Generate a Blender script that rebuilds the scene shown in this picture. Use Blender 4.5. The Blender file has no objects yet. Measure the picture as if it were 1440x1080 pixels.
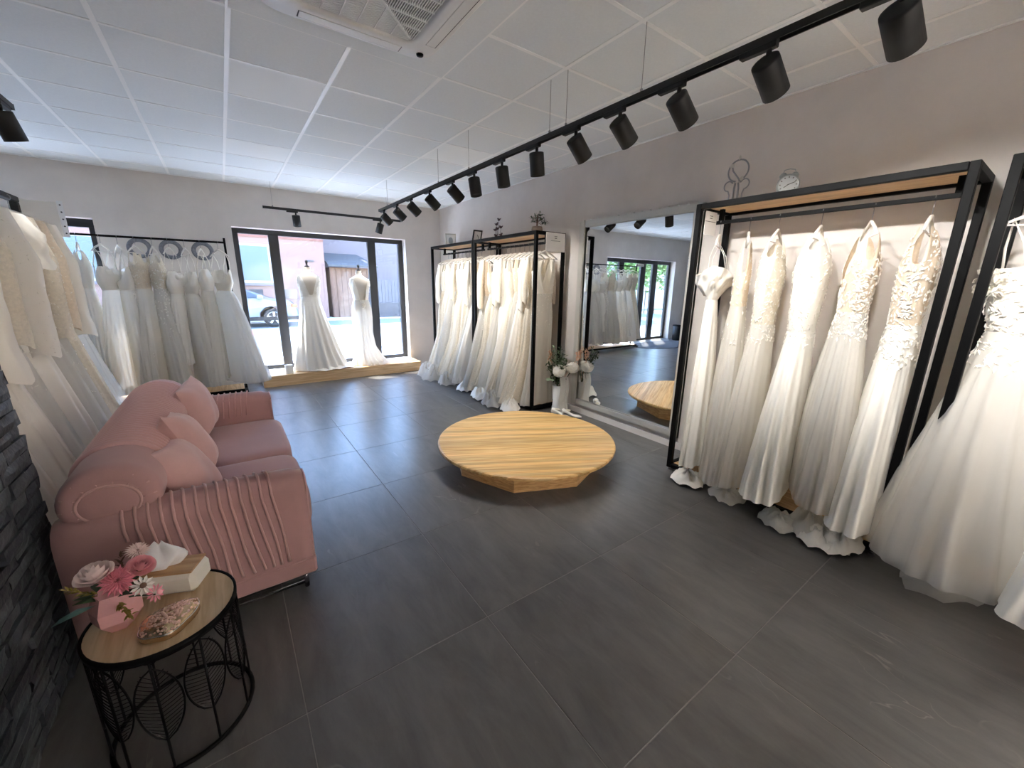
import bpy, math, random
import numpy as np
from mathutils import Vector, Matrix

S = bpy.context.scene
C = S.collection
PI = math.pi
CAM_Z, CEIL = 1.6, 2.97
XR, YF = 3.565, 7.47            # right wall plane, far wall plane

# ---------------------------------------------------------------- camera, sky, sun, exposure
cam_d = bpy.data.cameras.new('camera')
cam = bpy.data.objects.new('camera', cam_d); C.objects.link(cam); S.camera = cam
cam_d.sensor_width = 36.0; cam_d.lens = 14.006; cam_d.clip_start = 0.05; cam_d.clip_end = 300
ya, pi_, ro = [math.radians(a) for a in (35.4475, 14.038, 0.830)]
fw = Vector((math.sin(ya)*math.cos(pi_), math.cos(ya)*math.cos(pi_), -math.sin(pi_)))
rt = Vector((math.cos(ya), -math.sin(ya), 0)); up = rt.cross(fw)
r2 = rt*math.cos(ro)+up*math.sin(ro); u2 = up*math.cos(ro)-rt*math.sin(ro)
cam.matrix_world = Matrix(((r2.x, u2.x, -fw.x, 0), (r2.y, u2.y, -fw.y, 0), (r2.z, u2.z, -fw.z, CAM_Z), (0, 0, 0, 1)))

S.view_settings.view_transform = 'Standard'; S.view_settings.look = 'None'
S.view_settings.gamma = 1.0; S.view_settings.use_curve_mapping = False
S.view_settings.exposure = 2.38
SKY_STRENGTH, SUN_ENERGY, SPOT_W = 0.78, 5.6, 17.5
w = bpy.data.worlds.new('world'); S.world = w; w.use_nodes = True
nt = w.node_tree; bgn = nt.nodes['Background']
sky = nt.nodes.new('ShaderNodeTexSky'); sky.sky_type = 'NISHITA'; sky.sun_disc = False
sky.sun_elevation = math.radians(52); sky.sun_rotation = math.radians(-50); sky.air_density = 1.0; sky.dust_density = 0.3; sky.ozone_density = 2.0
nt.links.new(sky.outputs[0], bgn.inputs[0]); bgn.inputs[1].default_value = SKY_STRENGTH
sun_d = bpy.data.lights.new('sun', 'SUN'); sun_d.energy = SUN_ENERGY; sun_d.angle = math.radians(0.6); sun_d.color = (1, 0.95, 0.87)
sun = bpy.data.objects.new('sun', sun_d); C.objects.link(sun)
sun.rotation_euler = Vector((1.2, -1.06, -2.3)).to_track_quat('-Z', 'Y').to_euler()
sun.location = (-6, 20, 15)
S.cycles.use_denoising = True
S.cycles.max_bounces = 10; S.cycles.transparent_max_bounces = 16; S.cycles.diffuse_bounces = 10
S.cycles.sample_clamp_indirect = 6.0

# ---------------------------------------------------------------- helpers
def lin(r, g, b):
    f = lambda c: (c/255/12.92) if c/255 <= .04045 else ((c/255+.055)/1.055)**2.4
    return (f(r), f(g), f(b), 1)

def mat(name, col, rough=.5, metal=0, noise=None, bump=None, sheen=0, trans=0, emit=None, spec=.5, alpha=None, coat=0):
    """noise=(scale, dark factor, stretch xyz), bump=(scale, strength, distance)"""
    m = bpy.data.materials.new(name); m.use_nodes = True
    n = m.node_tree; L = n.links; b = n.nodes['Principled BSDF']
    b.inputs['Base Color'].default_value = col; b.inputs['Roughness'].default_value = rough
    b.inputs['Metallic'].default_value = metal; b.inputs['Specular IOR Level'].default_value = spec
    if sheen: b.inputs['Sheen Weight'].default_value = sheen; b.inputs['Sheen Roughness'].default_value = .4
    if coat: b.inputs['Coat Weight'].default_value = coat
    if alpha is not None: b.inputs['Alpha'].default_value = alpha
    if emit: b.inputs['Emission Color'].default_value = col; b.inputs['Emission Strength'].default_value = emit
    tc = None
    if noise or bump:
        tc = n.nodes.new('ShaderNodeTexCoord')
    if noise:
        mp = n.nodes.new('ShaderNodeMapping'); L.new(tc.outputs['Object'], mp.inputs[0])
        if len(noise) > 2: mp.inputs['Scale'].default_value = noise[2]
        nz = n.nodes.new('ShaderNodeTexNoise'); nz.inputs['Scale'].default_value = noise[0]; nz.inputs['Detail'].default_value = 6
        nz.inputs['Roughness'].default_value = .6
        L.new(mp.outputs[0], nz.inputs[0])
        cr = n.nodes.new('ShaderNodeValToRGB'); d = noise[1]
        cr.color_ramp.elements[0].color = (col[0]*d, col[1]*d, col[2]*d, 1); cr.color_ramp.elements[1].color = col
        cr.color_ramp.elements[0].position = .3; cr.color_ramp.elements[1].position = .7
        L.new(nz.outputs[0], cr.inputs[0]); L.new(cr.outputs[0], b.inputs['Base Color'])
    if bump:
        nb = n.nodes.new('ShaderNodeTexNoise'); nb.inputs['Scale'].default_value = bump[0]; nb.inputs['Detail'].default_value = 4
        L.new(tc.outputs['Object'], nb.inputs[0])
        bp = n.nodes.new('ShaderNodeBump'); bp.inputs['Strength'].default_value = bump[1]; bp.inputs['Distance'].default_value = bump[2]
        L.new(nb.outputs[0], bp.inputs['Height']); L.new(bp.outputs[0], b.inputs['Normal'])
    return m

def wood(name, c1, c2, axis=(1, 18, 18), rough=.45, rot=0, strip=0):
    m = bpy.data.materials.new(name); m.use_nodes = True
    n = m.node_tree; L = n.links; b = n.nodes['Principled BSDF']; b.inputs['Roughness'].default_value = rough
    tc = n.nodes.new('ShaderNodeTexCoord'); rp = n.nodes.new('ShaderNodeMapping'); rp.inputs['Rotation'].default_value = (0, 0, rot)
    mp = n.nodes.new('ShaderNodeMapping'); mp.inputs['Scale'].default_value = axis
    L.new(tc.outputs['Object'], rp.inputs[0]); L.new(rp.outputs[0], mp.inputs[0])
    nz = n.nodes.new('ShaderNodeTexNoise'); nz.inputs['Scale'].default_value = 2.2; nz.inputs['Detail'].default_value = 8; nz.inputs['Distortion'].default_value = .6
    L.new(mp.outputs[0], nz.inputs[0])
    cr = n.nodes.new('ShaderNodeValToRGB'); cr.color_ramp.elements[0].color = c1; cr.color_ramp.elements[1].color = c2
    cr.color_ramp.elements[0].position = .36; cr.color_ramp.elements[1].position = .62
    L.new(nz.outputs[0], cr.inputs[0])
    out = cr.outputs[0]
    if strip:                                     # laminated strips: each strip has its own tone
        sx = n.nodes.new('ShaderNodeSeparateXYZ'); L.new(rp.outputs[0], sx.inputs[0])
        mu = n.nodes.new('ShaderNodeMath'); mu.operation = 'MULTIPLY'; mu.inputs[1].default_value = strip; L.new(sx.outputs[1], mu.inputs[0])
        fl = n.nodes.new('ShaderNodeMath'); fl.operation = 'FLOOR'; L.new(mu.outputs[0], fl.inputs[0])
        wn = n.nodes.new('ShaderNodeTexWhiteNoise'); wn.noise_dimensions = '1D'; L.new(fl.outputs[0], wn.inputs['W'])
        mr = n.nodes.new('ShaderNodeMapRange'); mr.inputs['To Min'].default_value = .72; mr.inputs['To Max'].default_value = 1.08; L.new(wn.outputs[0], mr.inputs[0])
        mx = n.nodes.new('ShaderNodeMix'); mx.data_type = 'RGBA'; mx.blend_type = 'MULTIPLY'; mx.inputs[0].default_value = 1
        L.new(out, mx.inputs[6]); L.new(mr.outputs[0], mx.inputs[7]); out = mx.outputs[2]
    L.new(out, b.inputs['Base Color'])
    return m

def glass_mat(name, tint=(1, 1, 1, 1), gl=.06):
    m = bpy.data.materials.new(name); m.use_nodes = True; n = m.node_tree; n.nodes.clear()
    o = n.nodes.new('ShaderNodeOutputMaterial'); t = n.nodes.new('ShaderNodeBsdfTransparent'); t.inputs[0].default_value = tint
    g = n.nodes.new('ShaderNodeBsdfGlossy'); g.inputs['Roughness'].default_value = 0.02
    f = n.nodes.new('ShaderNodeFresnel'); ge = n.nodes.new('ShaderNodeNewGeometry'); ir = n.nodes.new('ShaderNodeMapRange')
    ir.inputs['To Min'].default_value = 1.45; ir.inputs['To Max'].default_value = 1/1.45       # thin sheet: same reflectance on both faces
    n.links.new(ge.outputs['Backfacing'], ir.inputs[0]); n.links.new(ir.outputs[0], f.inputs['IOR'])
    mx = n.nodes.new('ShaderNodeMixShader'); n.links.new(f.outputs[0], mx.inputs[0]); n.links.new(t.outputs[0], mx.inputs[1]); n.links.new(g.outputs[0], mx.inputs[2])
    n.links.new(mx.outputs[0], o.inputs[0]); return m

def tulle_mat(name, col, alpha):
    """soft netting: partly see-through cloth that also lets light through"""
    m = bpy.data.materials.new(name); m.use_nodes = True; n = m.node_tree; n.nodes.clear()
    o = n.nodes.new('ShaderNodeOutputMaterial'); t = n.nodes.new('ShaderNodeBsdfTransparent')
    d = n.nodes.new('ShaderNodeBsdfDiffuse'); d.inputs[0].default_value = col
    tr = n.nodes.new('ShaderNodeBsdfTranslucent'); tr.inputs[0].default_value = col
    a = n.nodes.new('ShaderNodeMixShader'); a.inputs[0].default_value = .35
    mx = n.nodes.new('ShaderNodeMixShader'); mx.inputs[0].default_value = alpha
    n.links.new(d.outputs[0], a.inputs[1]); n.links.new(tr.outputs[0], a.inputs[2])
    n.links.new(t.outputs[0], mx.inputs[1]); n.links.new(a.outputs[0], mx.inputs[2]); n.links.new(mx.outputs[0], o.inputs[0]); return m

class MB:
    def __init__(s): s.v = []; s.f = []; s.n = 0
    def add(s, v, f):
        s.v.extend([tuple(map(float, p)) for p in v]); s.f.extend([tuple(i+s.n for i in q) for q in f]); s.n += len(v); return s
    def box(s, x0, x1, y0, y1, z0, z1, c=0):
        if x0 > x1: x0, x1 = x1, x0
        if y0 > y1: y0, y1 = y1, y0
        if z0 > z1: z0, z1 = z1, z0
        if c <= 0:
            v = [(x, y, z) for z in (z0, z1) for y in (y0, y1) for x in (x0, x1)]
            return s.add(v, [(0, 2, 3, 1), (4, 5, 7, 6), (0, 1, 5, 4), (2, 6, 7, 3), (0, 4, 6, 2), (1, 3, 7, 5)])
        c = min(c, (x1-x0)*.49, (y1-y0)*.49, (z1-z0)*.49)
        v = []; f = []
        def ring(z, i):
            return [(x0+i, y0+c+0, z), (x0+c, y0+i, z), (x1-c, y0+i, z), (x1-i, y0+c, z), (x1-i, y1-c, z), (x1-c, y1-i, z), (x0+c, y1-i, z), (x0+i, y1-c, z)]
        for z, i in ((z0, c), (z0+c, 0), (z1-c, 0), (z1, c)): v += ring(z, i)
        for k in range(3):
            for j in range(8): f.append((k*8+j, k*8+(j+1) % 8, k*8+8+(j+1) % 8, k*8+8+j))
        f.append(tuple(range(7, -1, -1))); f.append(tuple(range(24, 32)))
        return s.add(v, f)
    def rbox(s, cx, cy, cz, hx, hy, hz, e=4.0, nu=24, nv=14):
        """soft superellipsoid box"""
        v = []; f = []
        sg = lambda a, p: math.copysign(abs(a)**p, a)
        for j in range(nv+1):
            ph = -PI/2+PI*j/nv
            for i in range(nu):
                th = 2*PI*i/nu; q = 2/e
                v.append((cx+hx*sg(math.cos(ph), q)*sg(math.cos(th), q), cy+hy*sg(math.cos(ph), q)*sg(math.sin(th), q), cz+hz*sg(math.sin(ph), q)))
        for j in range(nv):
            for i in range(nu): f.append((j*nu+i, j*nu+(i+1) % nu, (j+1)*nu+(i+1) % nu, (j+1)*nu+i))
        return s.add(v, f)
    def tube(s, pts, r, n=8, closed=False, caps=True, flat=1.0):
        P = [Vector(p) for p in pts]; m = len(P); v = []; f = []
        rr = r if hasattr(r, '__len__') else [r]*m
        prev = None
        for i in range(m):
            if closed: t = P[(i+1) % m]-P[i-1]
            else: t = P[min(i+1, m-1)]-P[max(i-1, 0)]
            if t.length < 1e-9: t = Vector((0, 0, 1))
            t.normalize()
            if prev is None:
                a = Vector((0, 0, 1)) if abs(t.z) < .9 else Vector((1, 0, 0))
                u = t.cross(a).normalized()
            else:
                u = prev-t*prev.dot(t)
                u = u.normalized() if u.length > 1e-6 else t.orthogonal().normalized()
            prev = u; b = t.cross(u)
            for k in range(n):
                a = 2*PI*k/n; v.append(P[i]+(u*math.cos(a)+b*math.sin(a)*flat)*rr[i])
        for i in range(m if closed else m-1):
            j = (i+1) % m
            for k in range(n): f.append((i*n+k, i*n+(k+1) % n, j*n+(k+1) % n, j*n+k))
        if caps and not closed: f.append(tuple(range(n-1, -1, -1))); f.append(tuple((m-1)*n+k for k in range(n)))
        return s.add(v, f)
    def lathe(s, prof, n=32, c=(0, 0, 0), sx=1, sy=1, cap=True):
        v = []; f = []; m = len(prof)
        for r, z in prof:
            for k in range(n):
                a = 2*PI*k/n; v.append((c[0]+r*sx*math.cos(a), c[1]+r*sy*math.sin(a), c[2]+z))
        for i in range(m-1):
            for k in range(n): f.append((i*n+k, i*n+(k+1) % n, (i+1)*n+(k+1) % n, (i+1)*n+k))
        if cap: f.append(tuple(range(n-1, -1, -1))); f.append(tuple((m-1)*n+k for k in range(n)))
        return s.add(v, f)
    def grid(s, P):
        a, b = len(P), len(P[0])
        return s.add([p for row in P for p in row], [(i*b+j, i*b+j+1, (i+1)*b+j+1, (i+1)*b+j) for i in range(a-1) for j in range(b-1)])
    def rings(s, P):
        a, b = len(P), len(P[0])
        return s.add([p for row in P for p in row], [(i*b+j, i*b+(j+1) % b, (i+1)*b+(j+1) % b, (i+1)*b+j) for i in range(a-1) for j in range(b)])
    def xform(s, M):
        s.v = [tuple(M @ Vector(p)) for p in s.v]; return s
    def mesh(s, name, m, smooth=False):
        me = bpy.data.meshes.new(name); me.from_pydata(s.v, [], s.f); me.materials.append(m)
        if smooth: me.polygons.foreach_set('use_smooth', [True]*len(me.polygons))
        me.update(); return me
    def build(s, name, m, parent=None, smooth=False, label=None, loc=None, rot=None):
        return link(name, s.mesh(name, m, smooth), parent, label, loc, rot)

def link(name, me, parent=None, label=None, loc=None, rot=None):
    o = bpy.data.objects.new(name, me); C.objects.link(o)
    if parent: o.parent = parent
    if label: o['label'] = label
    if loc: o.location = loc
    if rot: o.rotation_euler = rot
    return o

def thing(name, label, cat, loc=(0, 0, 0), rz=0, group=None, kind=None):
    o = bpy.data.objects.new(name, None); C.objects.link(o); o.empty_display_size = .05
    o.location = loc; o.rotation_euler = (0, 0, rz); o['label'] = label; o['category'] = cat
    if group: o['group'] = group
    if kind: o['kind'] = kind
    return o
def tag(o, label, cat, group=None, kind=None):
    o['label'] = label; o['category'] = cat
    if group: o['group'] = group
    if kind: o['kind'] = kind
    return o
def struct(o, label=None, cat=None):
    o['kind'] = 'structure'
    if label: o['label'] = label
    if cat: o['category'] = cat
    return o
ORD = ['first', 'second', 'third', 'fourth', 'fifth', 'sixth', 'seventh', 'eighth', 'ninth', 'tenth', 'eleventh', 'twelfth', 'thirteenth', 'fourteenth', 'fifteenth']
def arc(cx, cz, rx, rz_, a0, a1, n, y=0):
    return [(cx+rx*math.cos(a0+(a1-a0)*i/n), y, cz+rz_*math.sin(a0+(a1-a0)*i/n)) for i in range(n+1)]

# ---------------------------------------------------------------- materials
M = {}
M['plaster'] = mat('plaster', lin(224, 217, 211), .85, noise=(1.6, .84), bump=(9, .12, .01))
M['white'] = mat('white', lin(238, 238, 236), .5)
M['ceil'] = mat('ceiling_board', lin(232, 237, 239), .9, noise=(60, .95), bump=(220, .15, .002))
M['panel'] = mat('diffuser', lin(240, 243, 243), .7, spec=.3)
M['bar'] = mat('white_bar', lin(246, 248, 248), .4)
M['grout'] = mat('grout', lin(140, 136, 132), .9)
M['black'] = mat('black_metal', lin(9, 9, 10), .55, spec=.12)
M['blackm'] = mat('matt_black', lin(17, 17, 18), .6)
M['frame'] = mat('anthracite', lin(38, 40, 44), .4)
M['chrome'] = mat('chrome', lin(200, 200, 205), .15, metal=1)
M['silver'] = mat('silver', lin(205, 202, 194), .35, metal=.45, bump=(60, .5, .004))
M['mirror'] = mat('mirror', (.9, .92, .92, 1), .01, metal=1)
M['velvet'] = mat('velvet', lin(184, 143, 141), .75, sheen=.3, noise=(3, .9), bump=(160, .1, .002), spec=.25)
M['velvet2'] = mat('velvet_pipe', lin(198, 156, 153), .7, sheen=.35, spec=.25)
M['pillow'] = mat('pillow_velvet', lin(214, 172, 167), .75, sheen=.4, noise=(5, .88), bump=(12, .25, .012), spec=.25)
M['wood'] = wood('oak', lin(206, 168, 122), lin(230, 198, 154), (1.2, 22, 22), .45)
M['woody'] = wood('oak_y', lin(206, 164, 116), lin(236, 200, 152), (22, 1.2, 22), .45)
M['podium'] = wood('podium_oak', lin(202, 152, 84), lin(236, 198, 134), (1.0, 26, 26), .4, rot=math.radians(28), strip=22)
M['podside'] = wood('podium_side', lin(190, 142, 86), lin(226, 184, 126), (5, 5, 40), .45)
M['ash'] = wood('ash', lin(186, 158, 122), lin(208, 182, 148), (20, 1.4, 20), .45)
M['boxwood'] = wood('box_wood', lin(170, 130, 88), lin(196, 158, 114), (1.5, 24, 24), .45)
M['glass'] = glass_mat('glass')
M['satin'] = mat('satin', lin(246, 242, 234), .34, noise=(2, .97), spec=.6, sheen=.1)
M['cotton'] = mat('ivory_crepe', lin(243, 238, 228), .7, bump=(90, .1, .003))
M['ivory'] = mat('ivory_lace_base', lin(238, 228, 210), .8, noise=(55, .82), bump=(70, .5, .004))
M['nude'] = mat('nude_mesh', lin(234, 217, 194), .8, noise=(60, .85), bump=(80, .4, .003))
M['lace'] = mat('white_lace', lin(247, 243, 235), .6, bump=(120, .3, .002))
M['tulle'] = tulle_mat('tulle', lin(238, 234, 226), .82)
M['tulle2'] = tulle_mat('sheer_tulle', lin(240, 238, 234), .42)
M['tulle3'] = tulle_mat('grey_tulle', lin(236, 232, 224), .86)
M['hanger'] = mat('hanger_white', lin(238, 232, 224), .4)
M['steel'] = mat('steel_wire', lin(150, 150, 152), .3, metal=.9)
M['paper'] = mat('paper', lin(244, 242, 238), .7)
M['ink'] = mat('ink', lin(110, 108, 106), .8)
M['lens'] = mat('lens', (1, .93, .82, 1), .4, emit=14)
M['tissue'] = mat('tissue', lin(238, 238, 240), .8)
M['boxwhite'] = mat('box_white', lin(226, 222, 212), .5)
M['vase'] = mat('pink_ceramic', lin(222, 164, 164), .45)
M['pinkf'] = mat('pink_petal', lin(230, 150, 166), .6)
M['pink2'] = mat('rose_petal', lin(236, 170, 178), .6)
M['palef'] = mat('pale_petal', lin(246, 228, 224), .6)
M['whitef'] = mat('white_petal', lin(245, 243, 236), .6)
M['leaf'] = mat('leaf', lin(62, 82, 48), .6, noise=(20, .6))
M['leafp'] = mat('pale_leaf', lin(150, 168, 140), .6, noise=(20, .7))
M['teal'] = mat('teal_leaf', lin(74, 104, 100), .6)
M['olive'] = mat('olive_sprig', lin(140, 122, 52), .7)
M['brown'] = mat('dry_brown', lin(112, 84, 70), .8)
M['peach'] = mat('peach_dry', lin(222, 178, 148), .8)
M['gold'] = mat('gold', lin(206, 182, 150), .25, metal=.9, bump=(40, .4, .01))
M['gem'] = mat('pink_gem', lin(224, 186, 172), .12, metal=.55)
M['bird'] = mat('bird_brown', lin(74, 48, 44), .6)
M['clockface'] = mat('clock_face', lin(206, 212, 214), .5)
M['clockbody'] = mat('clock_metal', lin(168, 174, 176), .3, metal=.6)
M['ring'] = mat('grey_ring', lin(138, 140, 148), .8, noise=(40, .6), bump=(60, .8, .01))
M['pot'] = mat('pot_stripe', lin(150, 132, 118), .8, noise=(3, .45, (1, 1, 14)))
M['plastic'] = mat('ac_plastic', lin(222, 222, 220), .45)
M['acdark'] = mat('ac_dark', lin(58, 58, 60), .7)
M['sleeve'] = tulle_mat('plastic_sleeve', lin(236, 236, 236), .8)
M['shoe'] = mat('shoe_white', lin(240, 236, 230), .35)
M['slate_core'] = mat('slate_core', lin(40, 42, 46), .9)
M['slate'] = [mat('slate%d' % i, lin(*c), .55, noise=(14, .5, (1, 1, 3)), bump=(26, .7, .012)) for i, c in enumerate(((84, 90, 96), (70, 75, 82), (96, 100, 104), (62, 66, 72)))]
M['form'] = mat('mannequin_cloth', lin(222, 214, 202), .8)

def floor_mat():
    m = bpy.data.materials.new('slate_tile'); m.use_nodes = True; n = m.node_tree; L = n.links; b = n.nodes['Principled BSDF']
    tc = n.nodes.new('ShaderNodeTexCoord'); oi = n.nodes.new('ShaderNodeObjectInfo')
    va = n.nodes.new('ShaderNodeVectorMath'); va.operation = 'ADD'
    sc = n.nodes.new('ShaderNodeMath'); sc.operation = 'MULTIPLY'; sc.inputs[1].default_value = 40; L.new(oi.outputs['Random'], sc.inputs[0])
    L.new(tc.outputs['Object'], va.inputs[0]); L.new(sc.outputs[0], va.inputs[1])
    mp = n.nodes.new('ShaderNodeMapping'); mp.inputs['Rotation'].default_value = (0, 0, .25); mp.inputs['Scale'].default_value = (3.2, .9, 1); L.new(va.outputs[0], mp.inputs[0])
    nz = n.nodes.new('ShaderNodeTexNoise'); nz.inputs['Scale'].default_value = 2.4; nz.inputs['Detail'].default_value = 9; nz.inputs['Roughness'].default_value = .68; nz.inputs['Distortion'].default_value = .5
    L.new(mp.outputs[0], nz.inputs[0])
    cr = n.nodes.new('ShaderNodeValToRGB'); cr.color_ramp.elements[0].color = lin(82, 81, 80); cr.color_ramp.elements[1].color = lin(110, 108, 106)
    cr.color_ramp.elements[0].position = .3; cr.color_ramp.elements[1].position = .72; L.new(nz.outputs[0], cr.inputs[0])
    # thin pale veins
    n2 = n.nodes.new('ShaderNodeTexNoise'); n2.inputs['Scale'].default_value = 1.3; n2.inputs['Detail'].default_value = 3; n2.inputs['Distortion'].default_value = 1.2; L.new(mp.outputs[0], n2.inputs[0])
    r2_ = n.nodes.new('ShaderNodeValToRGB'); e = r2_.color_ramp.elements
    e[0].position = .492; e[0].color = (0, 0, 0, 1); e[1].position = .5; e[1].color = (.55, .55, .55, 1); e3 = e.new(.508); e3.color = (0, 0, 0, 1); L.new(n2.outputs[0], r2_.inputs[0])
    n3 = n.nodes.new('ShaderNodeTexNoise'); n3.inputs['Scale'].default_value = 3; L.new(va.outputs[0], n3.inputs[0])
    r3 = n.nodes.new('ShaderNodeValToRGB'); r3.color_ramp.elements[0].position = .58; r3.color_ramp.elements[1].position = .7; L.new(n3.outputs[0], r3.inputs[0])
    mm = n.nodes.new('ShaderNodeMath'); mm.operation = 'MULTIPLY'; L.new(r2_.outputs[0], mm.inputs[0]); L.new(r3.outputs[0], mm.inputs[1])
    mx = n.nodes.new('ShaderNodeMix'); mx.data_type = 'RGBA'; L.new(mm.outputs[0], mx.inputs[0]); L.new(cr.outputs[0], mx.inputs[6]); mx.inputs[7].default_value = lin(150, 146, 140)
    L.new(mx.outputs[2], b.inputs['Base Color'])
    b.inputs['Roughness'].default_value = .30; b.inputs['Specular IOR Level'].default_value = .5
    bp = n.nodes.new('ShaderNodeBump'); bp.inputs['Strength'].default_value = .12; bp.inputs['Distance'].default_value = .01; L.new(nz.outputs[0], bp.inputs['Height']); L.new(bp.outputs[0], b.inputs['Normal'])
    return m
M['tile'] = floor_mat()

# ---------------------------------------------------------------- room shell
XL, YB = -4.9, -2.6
floor = struct(MB().box(XL-.2, XR+.3, YB-.2, YF+.36, -.12, -.0015).build('floor', M['grout']), 'floor of large dark grey stone tiles', 'floor')
P_, G = .81, .003
full = {}
def clipped(i, j, x0, y0, p, lo, hi):
    return max(lo[0], x0+i*p), min(hi[0], x0+(i+1)*p), max(lo[1], y0+j*p), min(hi[1], y0+(j+1)*p)
for i in range(-7, 6):
    for j in range(-5, 10):
        a, b, c, d = clipped(i, j, .055, .585, P_, (XL, YB), (XR, YF))
        if b-a < .03 or d-c < .03: continue
        key = (round(b-a, 3), round(d-c, 3))
        if key not in full: full[key] = MB().box(-(b-a)/2+G/2, (b-a)/2-G/2, -(d-c)/2+G/2, (d-c)/2-G/2, -.012, 0, .0015).mesh('floor_tile', M['tile'])
        link('floor_tile', full[key], floor, loc=((a+b)/2, (c+d)/2, 0))

ceiling = struct(MB().box(XL-.2, XR+.3, YB-.2, YF+.36, CEIL+.03, CEIL+.2).build('ceiling', M['white']), 'suspended ceiling of pale square tiles', 'ceiling')
TP, full = .6, {}
AC = (.765, 2.235)
lit = {(0, 1), (0, 4), (3, 2)}
for i in range(-9, 6):
    for j in range(-10, 8):
        a, b, c, d = clipped(i, j, .21, 2.87, TP, (XL, YB), (XR, YF))
        if b-a < .03 or d-c < .03: continue
        if i in (0, 1) and j in (-2, -1):     # air conditioner field, lowered plain board
            continue
        pan = (i, j) in lit
        key = (round(b-a, 3), round(d-c, 3), pan)
        if key not in full: full[key] = MB().box(-(b-a)/2+.004, (b-a)/2-.004, -(d-c)/2+.004, (d-c)/2-.004, .0015, .02).mesh('ceiling_tile', M['panel' if pan else 'ceil'])
        o = link('ceiling_tile', full[key], ceiling, loc=((a+b)/2, (c+d)/2, CEIL))
        if pan: o['label'] = 'smoother brighter light panel set in the grid'
MB().box(.21, 1.41, 1.67, 2.87, CEIL-.004, CEIL+.02).build('plain_board', M['ceil'], ceiling)
for i in range(-8, 6):
    x = .21+i*TP
    if XL < x < XR: MB().box(x-.0135, x+.0135, YB, YF, CEIL-.0015, CEIL+.012).build('grid_bar', M['bar'], ceiling)
for j in range(-9, 8):
    y = 2.87+j*TP
    if YB < y < YF: MB().box(XL, XR, y-.0115, y+.0115, CEIL-.0012, CEIL+.012).build('grid_bar', M['bar'], ceiling)
m_ = MB(); m_.box(XL, XR, YF-.02, YF, CEIL-.006, CEIL+.02); m_.box(XR-.02, XR, YB, YF-.02, CEIL-.006, CEIL+.02); m_.build('edge_trim', M['bar'], ceiling)

WT = .30
DX0, DX1, DZ = -4.28, -1.23, 2.335       # glazed entrance
WX0, WX1, WZ0, WZ1 = .22, 2.86, .17, 2.37  # shop window
wf = MB()
for a, b, z0, z1 in ((XL-.2, DX0, 0, CEIL), (DX0, DX1, DZ, CEIL), (DX1, WX0, 0, CEIL), (WX0, WX1, WZ1, CEIL), (WX0, WX1, 0, WZ0-.01), (WX1, XR+.3, 0, CEIL)):
    wf.box(a, b, YF, YF+WT, z0, z1)
struct(wf.build('wall_far', M['plaster']), 'pale plaster wall with the shop window and the glazed entrance', 'wall')
struct(MB().box(XR, XR+.25, YB-.2, YF, 0, CEIL).build('wall_right', M['plaster']), 'pale plaster wall behind the gown racks and mirror', 'wall')
struct(MB().box(XL-.2, XL, YB-.2, YF, 0, CEIL).build('wall_left', M['plaster']), 'pale plaster wall far left of the entrance', 'wall')
struct(MB().box(XL, XR, YB-.2, YB, 0, CEIL).build('wall_back', M['plaster']), 'plaster wall behind the viewer', 'wall')
struct(MB().box(XR-.012, XR, YB, YF, 0, .07).build('baseboard_right', M['plaster']), 'low plaster skirting along the right wall', 'baseboard')

# shop window
FY = YF+.20
win = struct(thing('window_1', 'wide black framed shop window behind the two dress forms', 'window', (WX0, FY, WZ0)))
def wbar(x0, x1, z0, z1, par, name='frame_bar', d=.07):
    return MB().box(x0-WX0, x1-WX0, -d/2, d/2, z0-WZ0, z1-WZ0, .004).build(name, M['frame'], par)
wbar(WX0, WX1, WZ1-.075, WZ1, win); wbar(WX0, WX1, WZ0, WZ0+.06, win)
for a, b in ((WX0, WX0+.075), (.69, .83), (2.215, 2.355), (WX1-.085, WX1)): wbar(a, b, WZ0+.06, WZ1-.075, win)
for a, b in ((WX0+.075, .69), (.83, 2.215), (2.355, WX1-.085)):
    MB().box(a-WX0, b-WX0, -.006, .006, .06, WZ1-WZ0-.075).build('pane', M['glass'], win)
# glazed entrance
door = struct(thing('door_1', 'black framed glazed entrance door with side lights', 'door', (DX0, FY, 0)))
def dbar(x0, x1, z0, z1, name='frame_bar', d=.07): return MB().box(x0-DX0, x1-DX0, -d/2, d/2, z0, z1, .004).build(name, M['frame'], door)
dbar(DX0, DX1, DZ-.1, DZ); dbar(DX0, DX1, 0, .07)
posts = [(DX0, DX0+.10), (-3.64, -3.41), (-3.08, -2.86), (-2.12, -1.91), (DX1-.08, DX1)]
for a, b in posts: dbar(a, b, .07, DZ-.1)
for (a, b), (c, d) in zip(posts[:-1], posts[1:]):
    MB().box(b-DX0, c-DX0, -.006, .006, .07, DZ-.1).build('pane', M['glass'], door)
MB().tube([(-3.1-DX0, -.09, .8), (-3.1-DX0, -.09, 1.5)], .014).box(-3.11-DX0, -3.09-DX0, -.09, -.03, .84, .86).box(-3.11-DX0, -3.09-DX0, -.09, -.03, 1.44, 1.46).build('door_handle', M['chrome'], door)
MB().box(-2.9-DX0, -2.6-DX0, -.1, -.035, DZ-.19, DZ-.12, .008).build('door_closer', M['silver'], door)

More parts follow.
